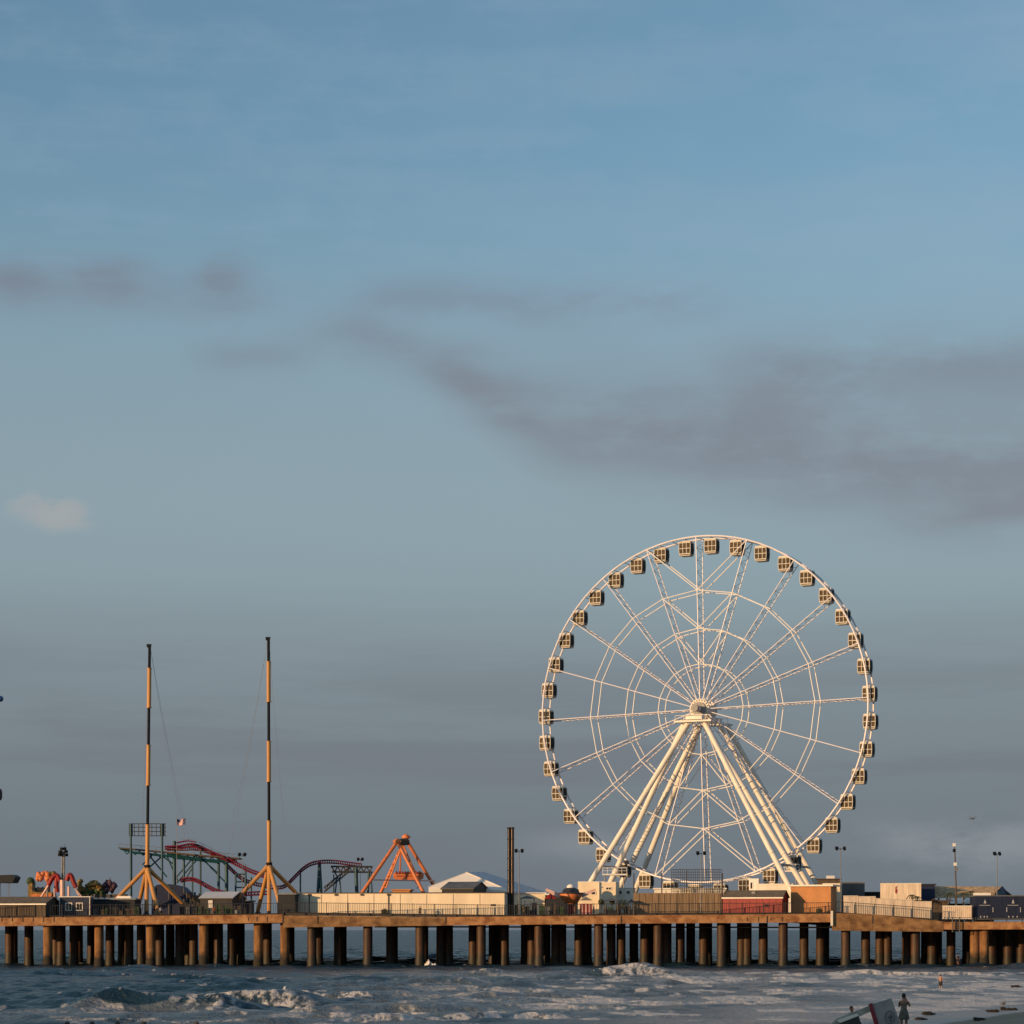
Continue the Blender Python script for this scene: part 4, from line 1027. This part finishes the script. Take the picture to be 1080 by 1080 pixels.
# red spinning ride
Y=412
tt=thing('saucer_ride',at(601,966,Y),'red and white saucer shaped ride with a domed top left of wheel station','carnival ride')
c_=at(602,951,Y)
mb=MB(); mb.lathe(c_,[(.5,-.6),(1.2,-.2),(1.75,.7),(2.0,1.25),(1.9,1.35)],20); mb.build('body',M['orange'],tt)
mb=MB(); mb.lathe(c_+zz*1.4,[(2.1,-.05),(2.15,.08),(1.5,.2),(1.35,.7),(.7,1.0)],20); mb.build('collar',M['darksteel'],tt)
mb=MB(); mb.lathe(c_+zz*2.3,[(.72,0),(.68,.35),(.45,.6),(.1,.72)],16); mb.build('dome',M['canvas'],tt)
mb=MB(); mb.tube(Vector((c_.x,c_.y,DECK)),c_-zz*.4,.55,12); mb.build('pedestal',M['red'],tt)
for s_ in (-1,1):
    mb=MB(); mb.prism([c_+Vector((s_*1.9,0,.6)),c_+Vector((s_*4.4,0,1.9)),c_+Vector((s_*4.2,0,2.3)),c_+Vector((s_*1.9,0,1.4))],(0,1.2,0)); mb.build('arm',M['pink'],tt)
tt=thing('red_gabled_stall',at(582,966,408),'small red peaked stall left of the saucer ride','stall')
mb=MB(); mb.prism([at(574,948,408),at(587,948,408),at(580.5,942,408)],(0,3,0)); mb.build('roof',M['red'],tt)
mb=MB()
for px in (575,586): mb.tube(Vector((X(px,408.3),408.3,DECK)),at(px,948,408.3),.1,6); mb.tube(Vector((X(px,410.7),410.7,DECK)),at(px,948,410.7),.1,6)
mb.box((X(580.5,409.5),409.5,DECK+.5),(1.6,1.6,1)); mb.build('counter',M['darkwall'],tt)
tt=thing('red_prize_booth',at(618,966,406),'red and white booth between saucer ride and white station','booth')
mb=MB(); mb.box((X(618,407),407,DECK+1.1),(1.9,1.6,2.2)); mb.build('wall',M['red'],tt)
mb=MB(); 
for k in (-.6,0,.6): mb.box((X(618,406)+k,406.15,DECK+1.2),(.22,.05,1.8))
mb.build('stripe',M['pink'],tt)
mb=MB(); mb.prism([at(611,949.5,405.8),at(625,949.5,405.8),at(618,945.5,405.8)],(0,2.4,0)); mb.build('roof',M['steel'],tt)
t,P,Lr=house('low_stand',575,608,944,438,5,'low dark stand with a white canvas roof behind the red canopies','stand','darkwall',rot=R(4),roofmat='canvas')

# red shed, orange building and right part
t,P,Lr=house('red_shed',762.5,825,946.9,405,4.2,'bright red shed with weathered grey roof right of the brown fence','shed','red',rot=R(21),kind='gable',pyr=940.2,over=.15)
strips(t,P,Lr,DECK,Z(948,402),1.15,'stripe',.05)
win(t,P,Lr*.70,Lr*.70+.85,Z(957,402),Z(953,402),'stripe',mull=0)
mb=MB(); mb.prism([P(Lr*.46,1.0,Z(944,405)),P(Lr*.52,1.0,Z(944,405)),P(Lr*.52,1.0,Z(940.4,405)),P(Lr*.46,1.0,Z(940.4,405))],(0,.6,0)); mb.build('roof_vent',M['steel'],t)
t,P,Lr=house('orange_building',834,876.3,935,405,4.6,'square orange stucco building with a thin white roof edge','building','orangewall',rot=R(20),roofmat='cream',roof_t=.28,over=.45)
t,P,Lr=house('white_side_hut',868,886,932.8,414,4,'white hut with a dark opening behind the orange building','hut','whitewall',rot=R(12),roofmat='cream',roof_t=.2,over=.1)
win(t,P,Lr-1.5,Lr-.5,Z(945,413),Z(938,413),'whitewall',mull=0)
t,P,Lr=house('brown_plant_room',862,886,927.5,424,5,'brown rooftop box with a small white unit above orange building','plant room','brownwall',rot=R(8),roofmat='brownwall',roof_t=.15)
mb=MB(); mb.box(P(Lr-1.7,2,Z(925.5,424)),(1.3,1.2,.7)); mb.build('roof_unit',M['white'],t)
t,P,Lr=house('grey_hall',888,912,931.8,432,9,'plain grey hall left of the white cladded block','hall','greywall',rot=R(6),roofmat='greywall',over=.02)
t,P,Lr=house('low_dark_building',880,930,942,436,6,'low dark building behind the stepped white panels','building','darkwall',rot=R(4),roofmat='darksteel')
t,P,Lr=house('white_block',928.5,971.5,932.2,418,5,'white cladded block with a red mark and small roof lamps','building','stainwall',rot=R(10),roofmat='cream',roof_t=.12,over=.03)
strips(t,P,Lr,DECK,Z(932.6,418),.95,'cream',.04)
mb=MB(); wv=P(0,1,0)-P(0,0,0); q_=[(2.55,941.5),(2.8,943),(2.95,939),(2.75,937),(2.95,934.5),(2.6,935.5)]; mb.prism([P(a,-.05,Z(b_,418)) for a,b_ in q_],wv*.045); mb.build('painted_mark',M['red'],t)
for k in (.1,.9,1.8,2.6):
    mb=MB(); mb.box(P(k,.1,Z(930.6,418)),(.3,.3,.22)); mb.build('roof_lamp',M['steel'],t)
t,P,Lr=house('navy_block',966,986,933.6,426,6,'navy roofed block directly right of the white cladded block','building','blue',rot=R(5),roofmat='darksteel')
# brown roof hall
tt=thing('thatched_pavilion',Vector((X(1018,428),428,DECK-1)),'long brown hipped roof pavilion with open pale arcade near right end','pavilion')
Y=426; mb=MB()
e0,e1,r0_,r1_=at(968,947.5,Y),at(1052,946.5,Y),at(986,934.6,Y+6),at(1056,935.2,Y+6); bk0,bk1=at(968,947,Y+13),at(1070,946,Y+13)
mb.add([e0,e1,r1_,r0_,bk0,bk1],[(0,1,2,3),(0,3,4),(3,2,5,4)]); mb.build('roof',M['roofbrown'],tt)
mb=MB(); mb.add([at(1047,948,Y-.5),at(1067,946.5,Y+5),at(1057,934.5,Y+4),at(1050,941,Y-.2)],[(0,1,2,3)]); mb.prism([at(1054,948,Y+4.2),at(1068,948,Y+4.2),at(1057.5,934.6,Y+4.2)],(0,.3,0)); mb.build('gable',M['navy'],tt)
for k in range(9):
    mb=MB(); px=972+k*9; mb.box((X(px,Y+1),Y+1,(DECK-1+Z(946.5,Y))/2),(.3,.3,Z(946.5,Y)-DECK+1)); mb.build('pillar',M['cream'],tt)
mb=MB(); mb.box((X(1010,Y+5),Y+5,DECK),(13,.3,5.0)); mb.build('back_wall',M['brownwall'],tt)
for k,(px,w_,m_) in enumerate(((985,.9,'orange'),(993,1.2,'canvas'),(1002,.9,'pink'),(1015,1.3,'canvas'),(1020,.8,'canvas'),(988,.8,'red'))):
    p=Vector((X(px,Y-1),Y-1,DECK-.9)); t2=thing('parasol',p,['orange parasol left of the utility pole under the brown roof','widest white parasol before the brown pavilion','pink parasol close to the left of the utility pole','white parasol right of the utility pole','small white parasol beside the white container panel','red parasol tucked at the left of the brown pavilion'][k],'parasol','parasols in front of the brown pavilion')
    zt=Z(948,Y-1)-.2*(k%2)
    mb=MB(); mb.tube(p,(p.x,p.y,zt),.05,6); mb.build('pole',M['steel'],t2)
    mb=MB(); mb.lathe((p.x,p.y,zt),[(w_,-.45),(w_*.5,-.1),(.04,.08)],8,False); mb.build('canopy',M[m_],t2)
# palms
def palm(px,py,Y,label,s=1):
    base=Vector((X(px,Y),Y,DECK-.8)); t=thing('palm_tree',base,label,'palm tree','small palms by the brown pavilion'); top=at(px+.6,py,Y)
    mb=MB(); mb.tube(base,top,.14,7,.09); mb.build('trunk',M['brownwall'],t)
    mb=MB()
    for k in range(13):
        a=k*2.4; d_=Vector((math.cos(a),math.sin(a),0)); L_=1.15*s*random.uniform(.8,1.1); prev=top; w0=.10
        for q_ in range(1,6):
            f=q_/5; p=top+d_*L_*f+zz*(.45*f-1.15*f*f)*s; side=d_.cross(zz)*(.16*(1-f*.8))
            mb.add([prev-side-zz*.07,prev,p,p-side-zz*.1],[(0,1,2,3)]); mb.add([prev,prev+side-zz*.07,p+side-zz*.1,p],[(0,1,2,3)]); prev=p
    mb.build('crown',M['leaf'],t)
for px,py,Y_,lb in ((961,943.8,412,'palm in front of the white cladded block'),(1001,942,420,'palm left of the utility pole by the brown roof'),(1015.5,941.5,420,'taller palm right of the utility pole'),(1023,940,420,'rightmost palm by the white container corner'),(966.5,945.5,413,'short palm at the right corner of white block')): palm(px,py,Y_,lb)
# clutter wall behind stepped panels
t,P,Lr=house('brown_terrace',968,1000,951,415,4,'brown terrace wall between stepped panels and white container','terrace','brownwall',base=DECK-1.2,rot=R(2),roofmat='brownwall')
# stepped white panels
tt=thing('stepped_panel_wall',Vector((X(890,403),403,DECK-1)),'row of white panels stepping down along the sloping pier edge','wall')
xs_=[890,905.5,924,943,962.5,983]; tops=[945.2,945.9,948,949.3,951.2]; bots=[961.5,963,965,967,969.5]
for i in range(5):
    mb=MB(); p0,p1=xs_[i],xs_[i+1]-.35
    mb.prism([at(p0,bots[i]+2,403),at(p1,bots[i]+3,403),at(p1,tops[i],403),at(p0,tops[i],403)],(0,.5,0))
    mb.build('panel',M['stainwall'],tt)
    mb=MB(); mb.prism([at(p0,tops[i],402.9),at(p1,tops[i],402.9),at(p1,tops[i]-.6,402.9),at(p0,tops[i]-.6,402.9)],(0,.7,0)); mb.build('coping',M['cream'],tt)
# right containers
def container(px0,px1,pyt,pyb,Y,depth,m_,label,ribs=.33,rot=R(4)):
    O,u_,w_,Lr=frame(px0,px1,Y,rot); zb,zt=Z(pyb,Y),Z(pyt,Y); t=thing('shipping_container',O+Vector((0,0,zb)),label,'container')
    P=lambda a,b_,z: O+u_*a+w_*b_+Vector((0,0,z))
    mb=MB(); mb.prism([P(0,0,zb),P(Lr,0,zb),P(Lr,0,zt),P(0,0,zt)],w_*depth); k=ribs/2
    while k<Lr-.1: mb.prism([P(k,-.05,zb+.12),P(k+ribs*.45,-.05,zb+.12),P(k+ribs*.45,-.05,zt-.12),P(k,-.05,zt-.12)],w_*.048); k+=ribs
    mb.build('body',M[m_],t)
    mb=MB()
    for z0,z1 in ((zt-.12,zt+.06),(zb-.04,zb+.1)): mb.prism([P(-.03,-.09,z0),P(Lr+.03,-.09,z0),P(Lr+.03,-.09,z1),P(-.03,-.09,z1)],w_*(depth+.18))
    mb.build('rail_edge',M['cream' if m_!='navy' else 'greywall'],t); return t,P,Lr
container(995,1025,955.5,969,403,2.4,'stainwall','small white container behind the ladder at the right of the pier')
t,P,Lr=container(1028.5,1110,944.6,969.5,403.5,6,'navy','long navy container with small pale emblems at the right edge',2.3,R(2))
mb=MB(); wv=P(0,1,0)-P(0,0,0)
for a in (1.4,6.1,10.4):
    z=Z(950.5,403); mb.prism([P(a,-.11,z-.35),P(a+.45,-.11,z-.35),P(a+.225,-.11,z+.35)],wv*.03)
    mb.prism([P(a-.7,-.11,Z(955,403)),P(a+1.1,-.11,Z(955,403)),P(a+1.1,-.11,Z(954.5,403)),P(a-.7,-.11,Z(954.5,403))],wv*.03)
for a in (2.9,5.2,7.5,9.8): mb.prism([P(a,-.11,Z(962,403)),P(a+.12,-.11,Z(962,403)),P(a+.12,-.11,Z(957,403)),P(a,-.11,Z(957,403))],wv*.03)
for a in (.9,1.5,2.0,5.6,6.3,7.0,11): mb.box(P(a,-.1,Z(967,403)),(.18,.04,.3),-R(2))
mb.build('emblem',mat('pale_lettering',(.45,.46,.48),.6,.3,4),t)
t,P,Lr=house('white_backboard',1027,1045,942,408,.6,'white upright board behind the left end of navy container','board','white',rot=R(3),roofmat='white',base=DECK-1,over=.02,roof_t=.05)

# ------------------------------------------------------------------ people
def skin_mesh(J,EG,name,mt,parent,sub=1):
    me=bpy.data.meshes.new(name); keys=list(J); idx={k:i for i,k in enumerate(keys)}
    me.from_pydata([J[k][0] for k in keys],[(idx[a],idx[b_]) for a,b_ in EG],[]); o=bpy.data.objects.new(name,me); COL.objects.link(o)
    sk=o.modifiers.new('s','SKIN'); sk.use_smooth_shade=True
    for i,k in enumerate(keys):
        r=J[k][1]; r=r if isinstance(r,tuple) else (r,r); me.skin_vertices[0].data[i].radius=r
        me.skin_vertices[0].data[i].use_root=(i==0)
    sb=o.modifiers.new('u','SUBSURF'); sb.levels=sub; sb.render_levels=sub
    dg=bpy.context.evaluated_depsgraph_get(); m2=bpy.data.meshes.new_from_object(o.evaluated_get(dg)); m2.name=name
    bpy.data.objects.remove(o); m2.materials.clear(); m2.materials.append(mt)
    for p in m2.polygons: p.use_smooth=True
    return m2
def person(loc,yaw,h,label,skin='skin',top=None,bottom='shorts',skirt=False,arms=None,hair='bun',legs_=None,bend=0):
    t=thing('person',loc,label,'person'); s=h/1.7; t.rotation_euler=(0,0,yaw)
    V3=lambda x,y,z: Vector((x*s,y*s,z*s))
    J={}; E_=[]
    def j(k,x,y,z,r): J[k]=(V3(x,y,z),(r[0]*s,r[1]*s) if isinstance(r,tuple) else r*s)
    j('pel',0,0,.93,(.150,.105)); j('sp',0,-.01-bend*.05,1.10,(.125,.095)); j('ch',0,-bend*.1,1.30,(.155,.105)); j('nk',0,-.01-bend*.14,1.455,.055)
    j('hd0',0,-.02-bend*.16,1.535,(.070,.080)); j('hd1',0,-.015-bend*.16,1.61,(.078,.092)); j('hd2',0,0-bend*.16,1.675,(.052,.062)); j('nose',0,-.108-bend*.16,1.575,.014)
    E_+= [('pel','sp'),('sp','ch'),('ch','nk'),('nk','hd0'),('hd0','hd1'),('hd1','hd2'),('hd0','nose')]
    lg=legs_ or {}
    for sd_,sg in (('L',-1),('R',1)):
        kn=lg.get('kn'+sd_,(sg*.10,-.02,.50)); an=lg.get('an'+sd_,(sg*.105,.02,.09))
        j('hip'+sd_,sg*.095,0,.86,.095); j('kn'+sd_,*kn,.058); j('cf'+sd_,(kn[0]+an[0])/2,(kn[1]+an[1])/2+.02,(kn[2]+an[2])/2+.06,.055); j('an'+sd_,*an,.036); j('to'+sd_,an[0]+sg*.02,an[1]-.17,an[2]-.055,(.042,.025))
        E_+= [('pel','hip'+sd_),('hip'+sd_,'kn'+sd_),('kn'+sd_,'cf'+sd_),('cf'+sd_,'an'+sd_),('an'+sd_,'to'+sd_)]
        A=arms[sd_] if arms else [(sg*.25,.0,1.12),(sg*.27,-.05,.88)]
        el,wr=[Vector(a) for a in A]
        j('sh'+sd_,sg*.175,-bend*.1,1.385,.058); j('el'+sd_,*el,.040); j('wr'+sd_,*wr,.027)
        d_=(wr-el).normalized(); side=d_.cross(Vector((0,1,0) if abs(d_.y)<.9 else (1,0,0))).normalized()
        hm=wr+d_*.075; j('hm'+sd_,*hm,(.038,.020)); E_+= [('ch','sh'+sd_),('sh'+sd_,'el'+sd_),('el'+sd_,'wr'+sd_),('wr'+sd_,'hm'+sd_)]
        curl=d_.cross(side)*.02
        for f,(o_,ln) in enumerate(((-.030,.062),(-.010,.075),(.010,.070),(.029,.055))):
            a=hm+side*o_+d_*.03; b_=a+d_*ln*.55+curl*.4; c_=b_+d_*ln*.4+curl
            j('f%d%s'%(f,sd_),*b_,.0095); j('g%d%s'%(f,sd_),*c_,.008); E_+= [('hm'+sd_,'f%d%s'%(f,sd_)),('f%d%s'%(f,sd_),'g%d%s'%(f,sd_))]
        a=wr+d_*.045+side*-.052; j('th'+sd_,*a,.011); E_.append(('wr'+sd_,'th'+sd_))
    me=skin_mesh(J,E_,'body',M[skin],t,1); o=bpy.data.objects.new('body',me); COL.objects.link(o); o.parent=t
    def child(mb,name,mt): 
        o=mb.build(name,M[mt],None,origin=(0,0,0)); o.parent=t; return o
    hc=V3(0,.012-bend*.16,1.615)
    mb=MB(); mb.ball(hc+V3(0,.012,.012),.094*s,14,.02,(1,1.05,1.12))
    # keep the hair off the face
    keep=[];sm_=[];mi_=[]
    for f in mb.f:
        cy=sum(mb.v[i][1] for i in f)/len(f)-hc.y; cz=sum(mb.v[i][2] for i in f)/len(f)-hc.z
        if cy>-.045*s or cz>.055*s: keep.append(f)
    mb.f=keep; mb.mi=[0]*len(keep); mb.smooth=[True]*len(keep)
    if hair=='bun': mb.ball(hc+V3(0,.09,.06),.045*s,8)
    if hair=='long': mb.ball(hc+V3(0,.07,-.08),.075*s,10,.05,(1,.6,1.5))
    child(mb,'hair','hair')
    mb=MB()
    for sg in (-1,1): mb.ball(V3(sg*.03,-.095-bend*.16,1.60),.010*s,6)
    child(mb,'eye','black')
    if top:
        mb=MB(); mb.lathe(V3(0,-bend*.05,0),[(.165*s,.92*s),(.150*s,1.08*s),(.185*s,1.28*s),(.200*s,1.37*s),(.12*s,1.435*s),(.065*s,1.46*s)],18,False,1,.68)
        for sd_,sg in (('L',-1),('R',1)):
            a=J['sh'+sd_][0]; b_=a+(J['el'+sd_][0]-a)*.65; mb.tube(a,b_,.072*s,10,.062*s,False)
        child(mb,'shirt',top)
    if skirt:
        mb=MB(); mb.lathe(V3(0,0,0),[(.118*s,1.16*s),(.130*s,1.08*s),(.17*s,.95*s),(.215*s,.80*s),(.235*s,.66*s),(.225*s,.62*s)],20,False,1,.80)
        # ruffled hem point
        mb.add([V3(.18,0,.75),V3(.27,.02,.58),V3(.16,.05,.60)],[(0,1,2)]); child(mb,'skirt',bottom)
    else:
        mb=MB(); mb.lathe(V3(0,0,0),[(.155*s,.99*s),(.172*s,.92*s),(.178*s,.84*s)],18,False,1,.72)
        for sd_ in 'LR':
            a=J['hip'+sd_][0]; b_=a+(J['kn'+sd_][0]-a)*.97; mb.tube(a+V3(0,0,.02),b_,.108*s,12,.092*s,False)
        child(mb,bottom if bottom!='shorts' else 'shorts',bottom)
    return t
# woman on the sand (hands raised to her face), seen from behind, slightly left
YW=101; zw=Z(1048.2,YW)-1.70; 
pw=person((X(953.3,YW),YW,zw),R(160),1.70,'dark-haired woman in a grey print skirt raising hands to her face on the sand','skin_dark',None,'skirt',True,
   arms={'L':[(-.24,-.12,1.16),(-.09,-.24,1.40)],'R':[(.24,-.12,1.15),(.08,-.23,1.36)]},hair='bun')
mb=MB(); mb.lathe((0,0,0),[(.163,1.22),(.172,1.27),(.168,1.32)],18,False,1,.70); o=mb.build('bikini_top',M['skirt'],None,origin=(0,0,0)); o.parent=pw
# make sand reach her feet
# swimmer in the water
YS=256
person((X(992,YS),YS,Z(1027.6,YS)-1.75),R(170),1.75,'bare-chested bather in dark shorts standing in the shallow surf','skin',None,'shorts',False,
   arms={'L':[(-.26,-.02,1.14),(-.17,-.20,1.08)],'R':[(.26,-.02,1.14),(.17,-.20,1.08)]},hair='short')
person((X(1010.3,395),395,Z(1006.5,395)-1.7),R(20),1.70,'distant dark figure in the water between the pier piles','skin_dark','shirtd','shorts',hair='short')
# head behind the plank
YH=104
person((X(898.2,YH),YH,Z(1061.6,YH)-1.62),R(15),1.62,'dark-haired person almost hidden behind the tilted pale plank','skin_dark','shirtw','shorts',hair='short')
# strollers on the deck
def stroll(px,py,Y,yaw,top,label,h=1.72,**k): person((X(px,Y),Y,DECK),yaw,h,label,'skin',top,'shorts',hair='short',legs_={'knL':(-.10,-.12,.50),'anL':(-.10,-.10,.09),'knR':(.10,.02,.49),'anR':(.10,.22,.11)},**k)
stroll(169.5,0,403,R(30),'shirtw','visitor in a pale shirt on deck right of the left mast base')
stroll(443,0,402,R(-40),'shirtd','visitor in dark clothes walking before the long white building')
stroll(606,0,403,R(80),'shirtr','visitor in a red shirt near the saucer ride')
stroll(552,0,403,R(-70),'shirtd','visitor in black next to the twin chimneys stall')
stroll(626,0,403,R(60),'shirtw','visitor in a pale shirt before the wheel station')
stroll(226,0,403,R(10),'shirtr','visitor in a red shirt before the pale-roofed pavilion')

# ------------------------------------------------------------------ lifeguard stand tipped on the sand
YL=99
lg=thing('lifeguard_stand',Vector((X(925,YL),YL,ground(X(925,YL),YL))),'tipped grey lifeguard stand with dark red edge and round emblem beside the woman','lifeguard stand')
def Lq(px,py,dy=0): return at(px,py,YL+dy)
mb=MB(); mb.prism([Lq(926.5,1087),Lq(952,1085),Lq(940.2,1053),Lq(918.6,1059.3)],(.05,.35,0)); mb.build('back_board',M['boatgrey'],lg)
mb=MB(); mb.prism([Lq(923.2,1084,-.04),Lq(929.0,1087,-.04),Lq(919.8,1058.0,-.04),Lq(916.2,1059.4,-.04)],(.05,.45,0)); mb.build('edge_stripe',M['stripe'],lg)
mb=MB(); mb.prism([Lq(874,1083,.3),Lq(884,1083,.3),Lq(918.5,1066.5,.3),Lq(916.5,1060.8,.3),Lq(882,1074.6,.3)],(.1,.5,0)); mb.build('plank',M['plank'],lg)
mb=MB(); mb.prism([Lq(884,1083,-.3),Lq(909.5,1083,-.3),Lq(905,1070.8,-.3),Lq(886,1078,-.3)],(.1,.7,0)); mb.build('seat_box',mat('dark_green_board',(.035,.045,.04),.7,.3,4),lg)
mb=MB(); mb.prism([Lq(882.3,1076.2,-.34),Lq(886,1079,-.34),Lq(906,1071.2,-.34),Lq(903.5,1069.2,-.34)],(.05,.3,0)); mb.build('trim',M['cream'],lg)
mb=MB(); cc=Lq(938.5,1073,-.05); pr=None; pts=[cc+Vector((.20*math.cos(k*math.pi/10),0,.26*math.sin(k*math.pi/10))) for k in range(20)]
mb.poly(pts,.014,5,True); mb.tube(cc+Vector((.05,0,.14)),cc+Vector((.02,0,-.18)),.03,6); mb.tube(cc+Vector((-.08,0,.0)),cc+Vector((.13,0,.03)),.02,6); mb.build('emblem',M['greywall'],lg)
mb=MB()
for px in (890,928,950): p=Lq(px,1084,.2); mb.tube((p.x,p.y,min(ground(p.x,p.y)-.2,p.z-.5)),p,.07,6)
mb.build('leg',M['plank'],lg)

# seaweed, gulls, posts
def clump(px,py,w_,h_,label):
    Yc=None
    for Yc in np.arange(100,260,.5):
        x=X(px,Yc); g=max(ground(x,Yc),0)
        if Z(py,Yc)<=g: break
    mb=MB(); base=Vector((X(px,Yc),Yc,g)); s=S(Yc)
    for i in range(26): mb.ball(base+Vector((random.gauss(0,.35)*w_*s,random.uniform(-1,1),random.random()*h_*s*.7)),random.uniform(.05,.13),6,.4,(1.8,1.5,.8))
    tag(mb.build('seaweed_clump',M['weed'],origin=base),label,'seaweed','seaweed clumps washed up on the sand')
clump(980,1070.5,9,3,'seaweed clump nearest the water right of the woman')
clump(972,1075.5,5,1.5,'small flat seaweed clump just right of the woman')
clump(1046,1067,6,2,'seaweed clump in the middle of the far sand')
clump(1064,1065.5,12,3,'widest seaweed heap at the right edge of the sand')
clump(1072,1037.5,6,2,'dark rock-like clump awash at the right edge')
clump(1033,1076.5,3,1.5,'lone scrap of seaweed low on the right sand')
def gull_stand(px,py,h,Yc,label,face=1):
    base=at(px,py,Yc); t=thing('gull',base,label,'gull'); s=h/.4
    mb=MB(); mb.ball(base+Vector((0,0,.22*s)),.11*s,12,0,(1.7,.9,.95)); mb.ball(base+Vector((face*.14*s,0,.36*s)),.055*s,10); mb.tube(base+Vector((face*.12*s,0,.26*s)),base+Vector((face*.14*s,0,.36*s)),.05*s,8,.04*s); mb.tube(base+Vector((-face*.14*s,0,.22*s)),base+Vector((-face*.30*s,0,.18*s)),.05*s,8,.015*s)
    mb.build('body',M['featherd'],t)
    mb=MB(); mb.tube(base+Vector((face*.18*s,0,.36*s)),base+Vector((face*.26*s,0,.345*s)),.018*s,6,.005*s); mb.build('beak',M['yellow'],t)
    for dy in (-.04,.04): mb=MB(); mb.tube(base+Vector((0,dy*s,0)),base+Vector((0,dy*s,.15*s)),.012*s,5); mb.build('leg',M['yellow'],t)
gull_stand(1058,1061.5,.42,192,'dark gull standing in the shallow wash at right')
def gull_fly(px,py,Yc,span,label):
    c_=at(px,py,Yc); t=thing('flying_gull',c_,label,'gull')
    mb=MB(); mb.ball(c_,.13,12,0,(2.2,.9,.8)); mb.ball(c_+Vector((.30,0,.04)),.075,8); mb.tube(c_+Vector((-.2,0,0)),c_+Vector((-.5,0,-.03)),.08,6,.02); mb.build('body',M['featherd'],t)
    for sg in (-1,1):
        a=c_+Vector((.05,0,.05)); b_=a+Vector((sg*span*.24,.1,span*.16)); e=b_+Vector((sg*span*.26,.1,-span*.02))
        mb=MB(); mb.prism([a+Vector((0,-.14,0)),b_+Vector((0,-.13,0)),b_+Vector((0,.13,0)),a+Vector((0,.14,0))],(0,0,.03)); mb.prism([b_+Vector((0,-.13,0)),e,b_+Vector((0,.13,0))],(0,0,.025)); mb.build('wing',M['featherd'],t)
gull_fly(1025.5,863.5,330,1.3,'gull gliding in the sky above the right end of the pier')
mb=MB(); bp_=at(57,1030.5,317); mb.ball(bp_+zz*.12,.20,10,0,(1.6,.9,.7)); mb.ball(bp_+Vector((.28,0,.32)),.10,8); mb.tube(bp_+Vector((.18,0,.15)),bp_+Vector((.28,0,.32)),.06,6)
tag(mb.build('floating_gull',M['white'],origin=bp_),'white gull floating on the sea at lower left','gull')
first=None
for px,lb in ((71,'leftmost of the dark post tops at the bottom edge'),(97,'second dark post top from the left at the bottom edge'),(124,'third dark post top from the left at the bottom edge'),(151.7,'fourth dark post top, largest, at bottom edge'),(207,'rightmost dark post top, set apart at bottom edge')):
    Yp=60; base=Vector((X(px,Yp),Yp,2.25)); top=Z(1077.3,Yp)
    if first is None:
        mb=MB(); mb.lathe(base,[(.075,-.3),(.075,top-2.25-.06),(.05,top-2.25-.01),(.015,top-2.25)],12); first=mb.build('fence_post',M['post'],origin=base); o=first
    else: o=dup(first,base)
    tag(o,lb,'post','weathered posts along the near sand')

# ------------------------------------------------------------------ unseen hotel block added behind the viewer to shade the near sand
hs=Vector((math.sin(SUN_AZ),math.cos(SUN_AZ),0)); hp=Vector((-hs.y,hs.x,0)); hc_=Vector((18,108,0))+hs*205+hp*(-8)
ht=thing('shade_hotel',hc_,'unseen pale hotel added behind the viewpoint to shade the near sand','hotel')
ang=math.atan2(hp.y,hp.x); mb=MB(); mb.box(hc_+Vector((0,0,20)),(62,18,40),ang); mb.build('wall',M['whitewall'],ht)
mb=MB(); mb.box(hc_+Vector((0,0,40.4)),(63,19,.8),ang); mb.build('roof',M['greywall'],ht)
for k in range(9):
    mb=MB()
    for q_ in range(14): mb.box(hc_+hp*(-28+q_*4.3)-hs*9.02+Vector((0,0,4+k*4)),(2.2,.1,1.8),ang)
    mb.build('window_row',M['window'],ht)

# dark mesh windbreaks with mixed posts behind the railing
def windbreak(px0,px1,pyt,Y,label):
    t=thing('windbreak',Vector((X(px0,Y),Y,DECK)),label,'windbreak')
    x=px0
    while x<px1-2:
        w_=random.uniform(3,6); h=random.uniform(0,4.5); x1=min(px1,x+w_)
        mb=MB(); mb.prism([Vector((X(x,Y),Y,DECK-.1)),Vector((X(x1,Y),Y,DECK-.1)),at(x1,pyt+h,Y),at(x,pyt+h,Y)],(0,.12,0))
        mb.build('panel',M[random.choice(['darkwall','darkwall','green','greywall','brownwall'])],t); x=x1+random.choice([0,.2,2.5])
    for k in range(int((px1-px0)/7)):
        p=px0+3+k*7+random.uniform(-1,1); mb=MB(); mb.tube(Vector((X(p,Y-.2),Y-.2,DECK-.1)),at(p,pyt-random.uniform(0,5),Y-.2),.06,5); mb.build('post',M['darksteel'],t)
windbreak(543,600,952,404.5,'patchwork of low dark screens right of the twin chimneys')
windbreak(636,668,953,404.5,'low dark screens before the ticket booth and entry kiosk')
windbreak(196,260,954,404.5,'low dark screens and posts between the two striped masts')
windbreak(98,150,956,404.5,'low dark screens right of the navy kiosk')
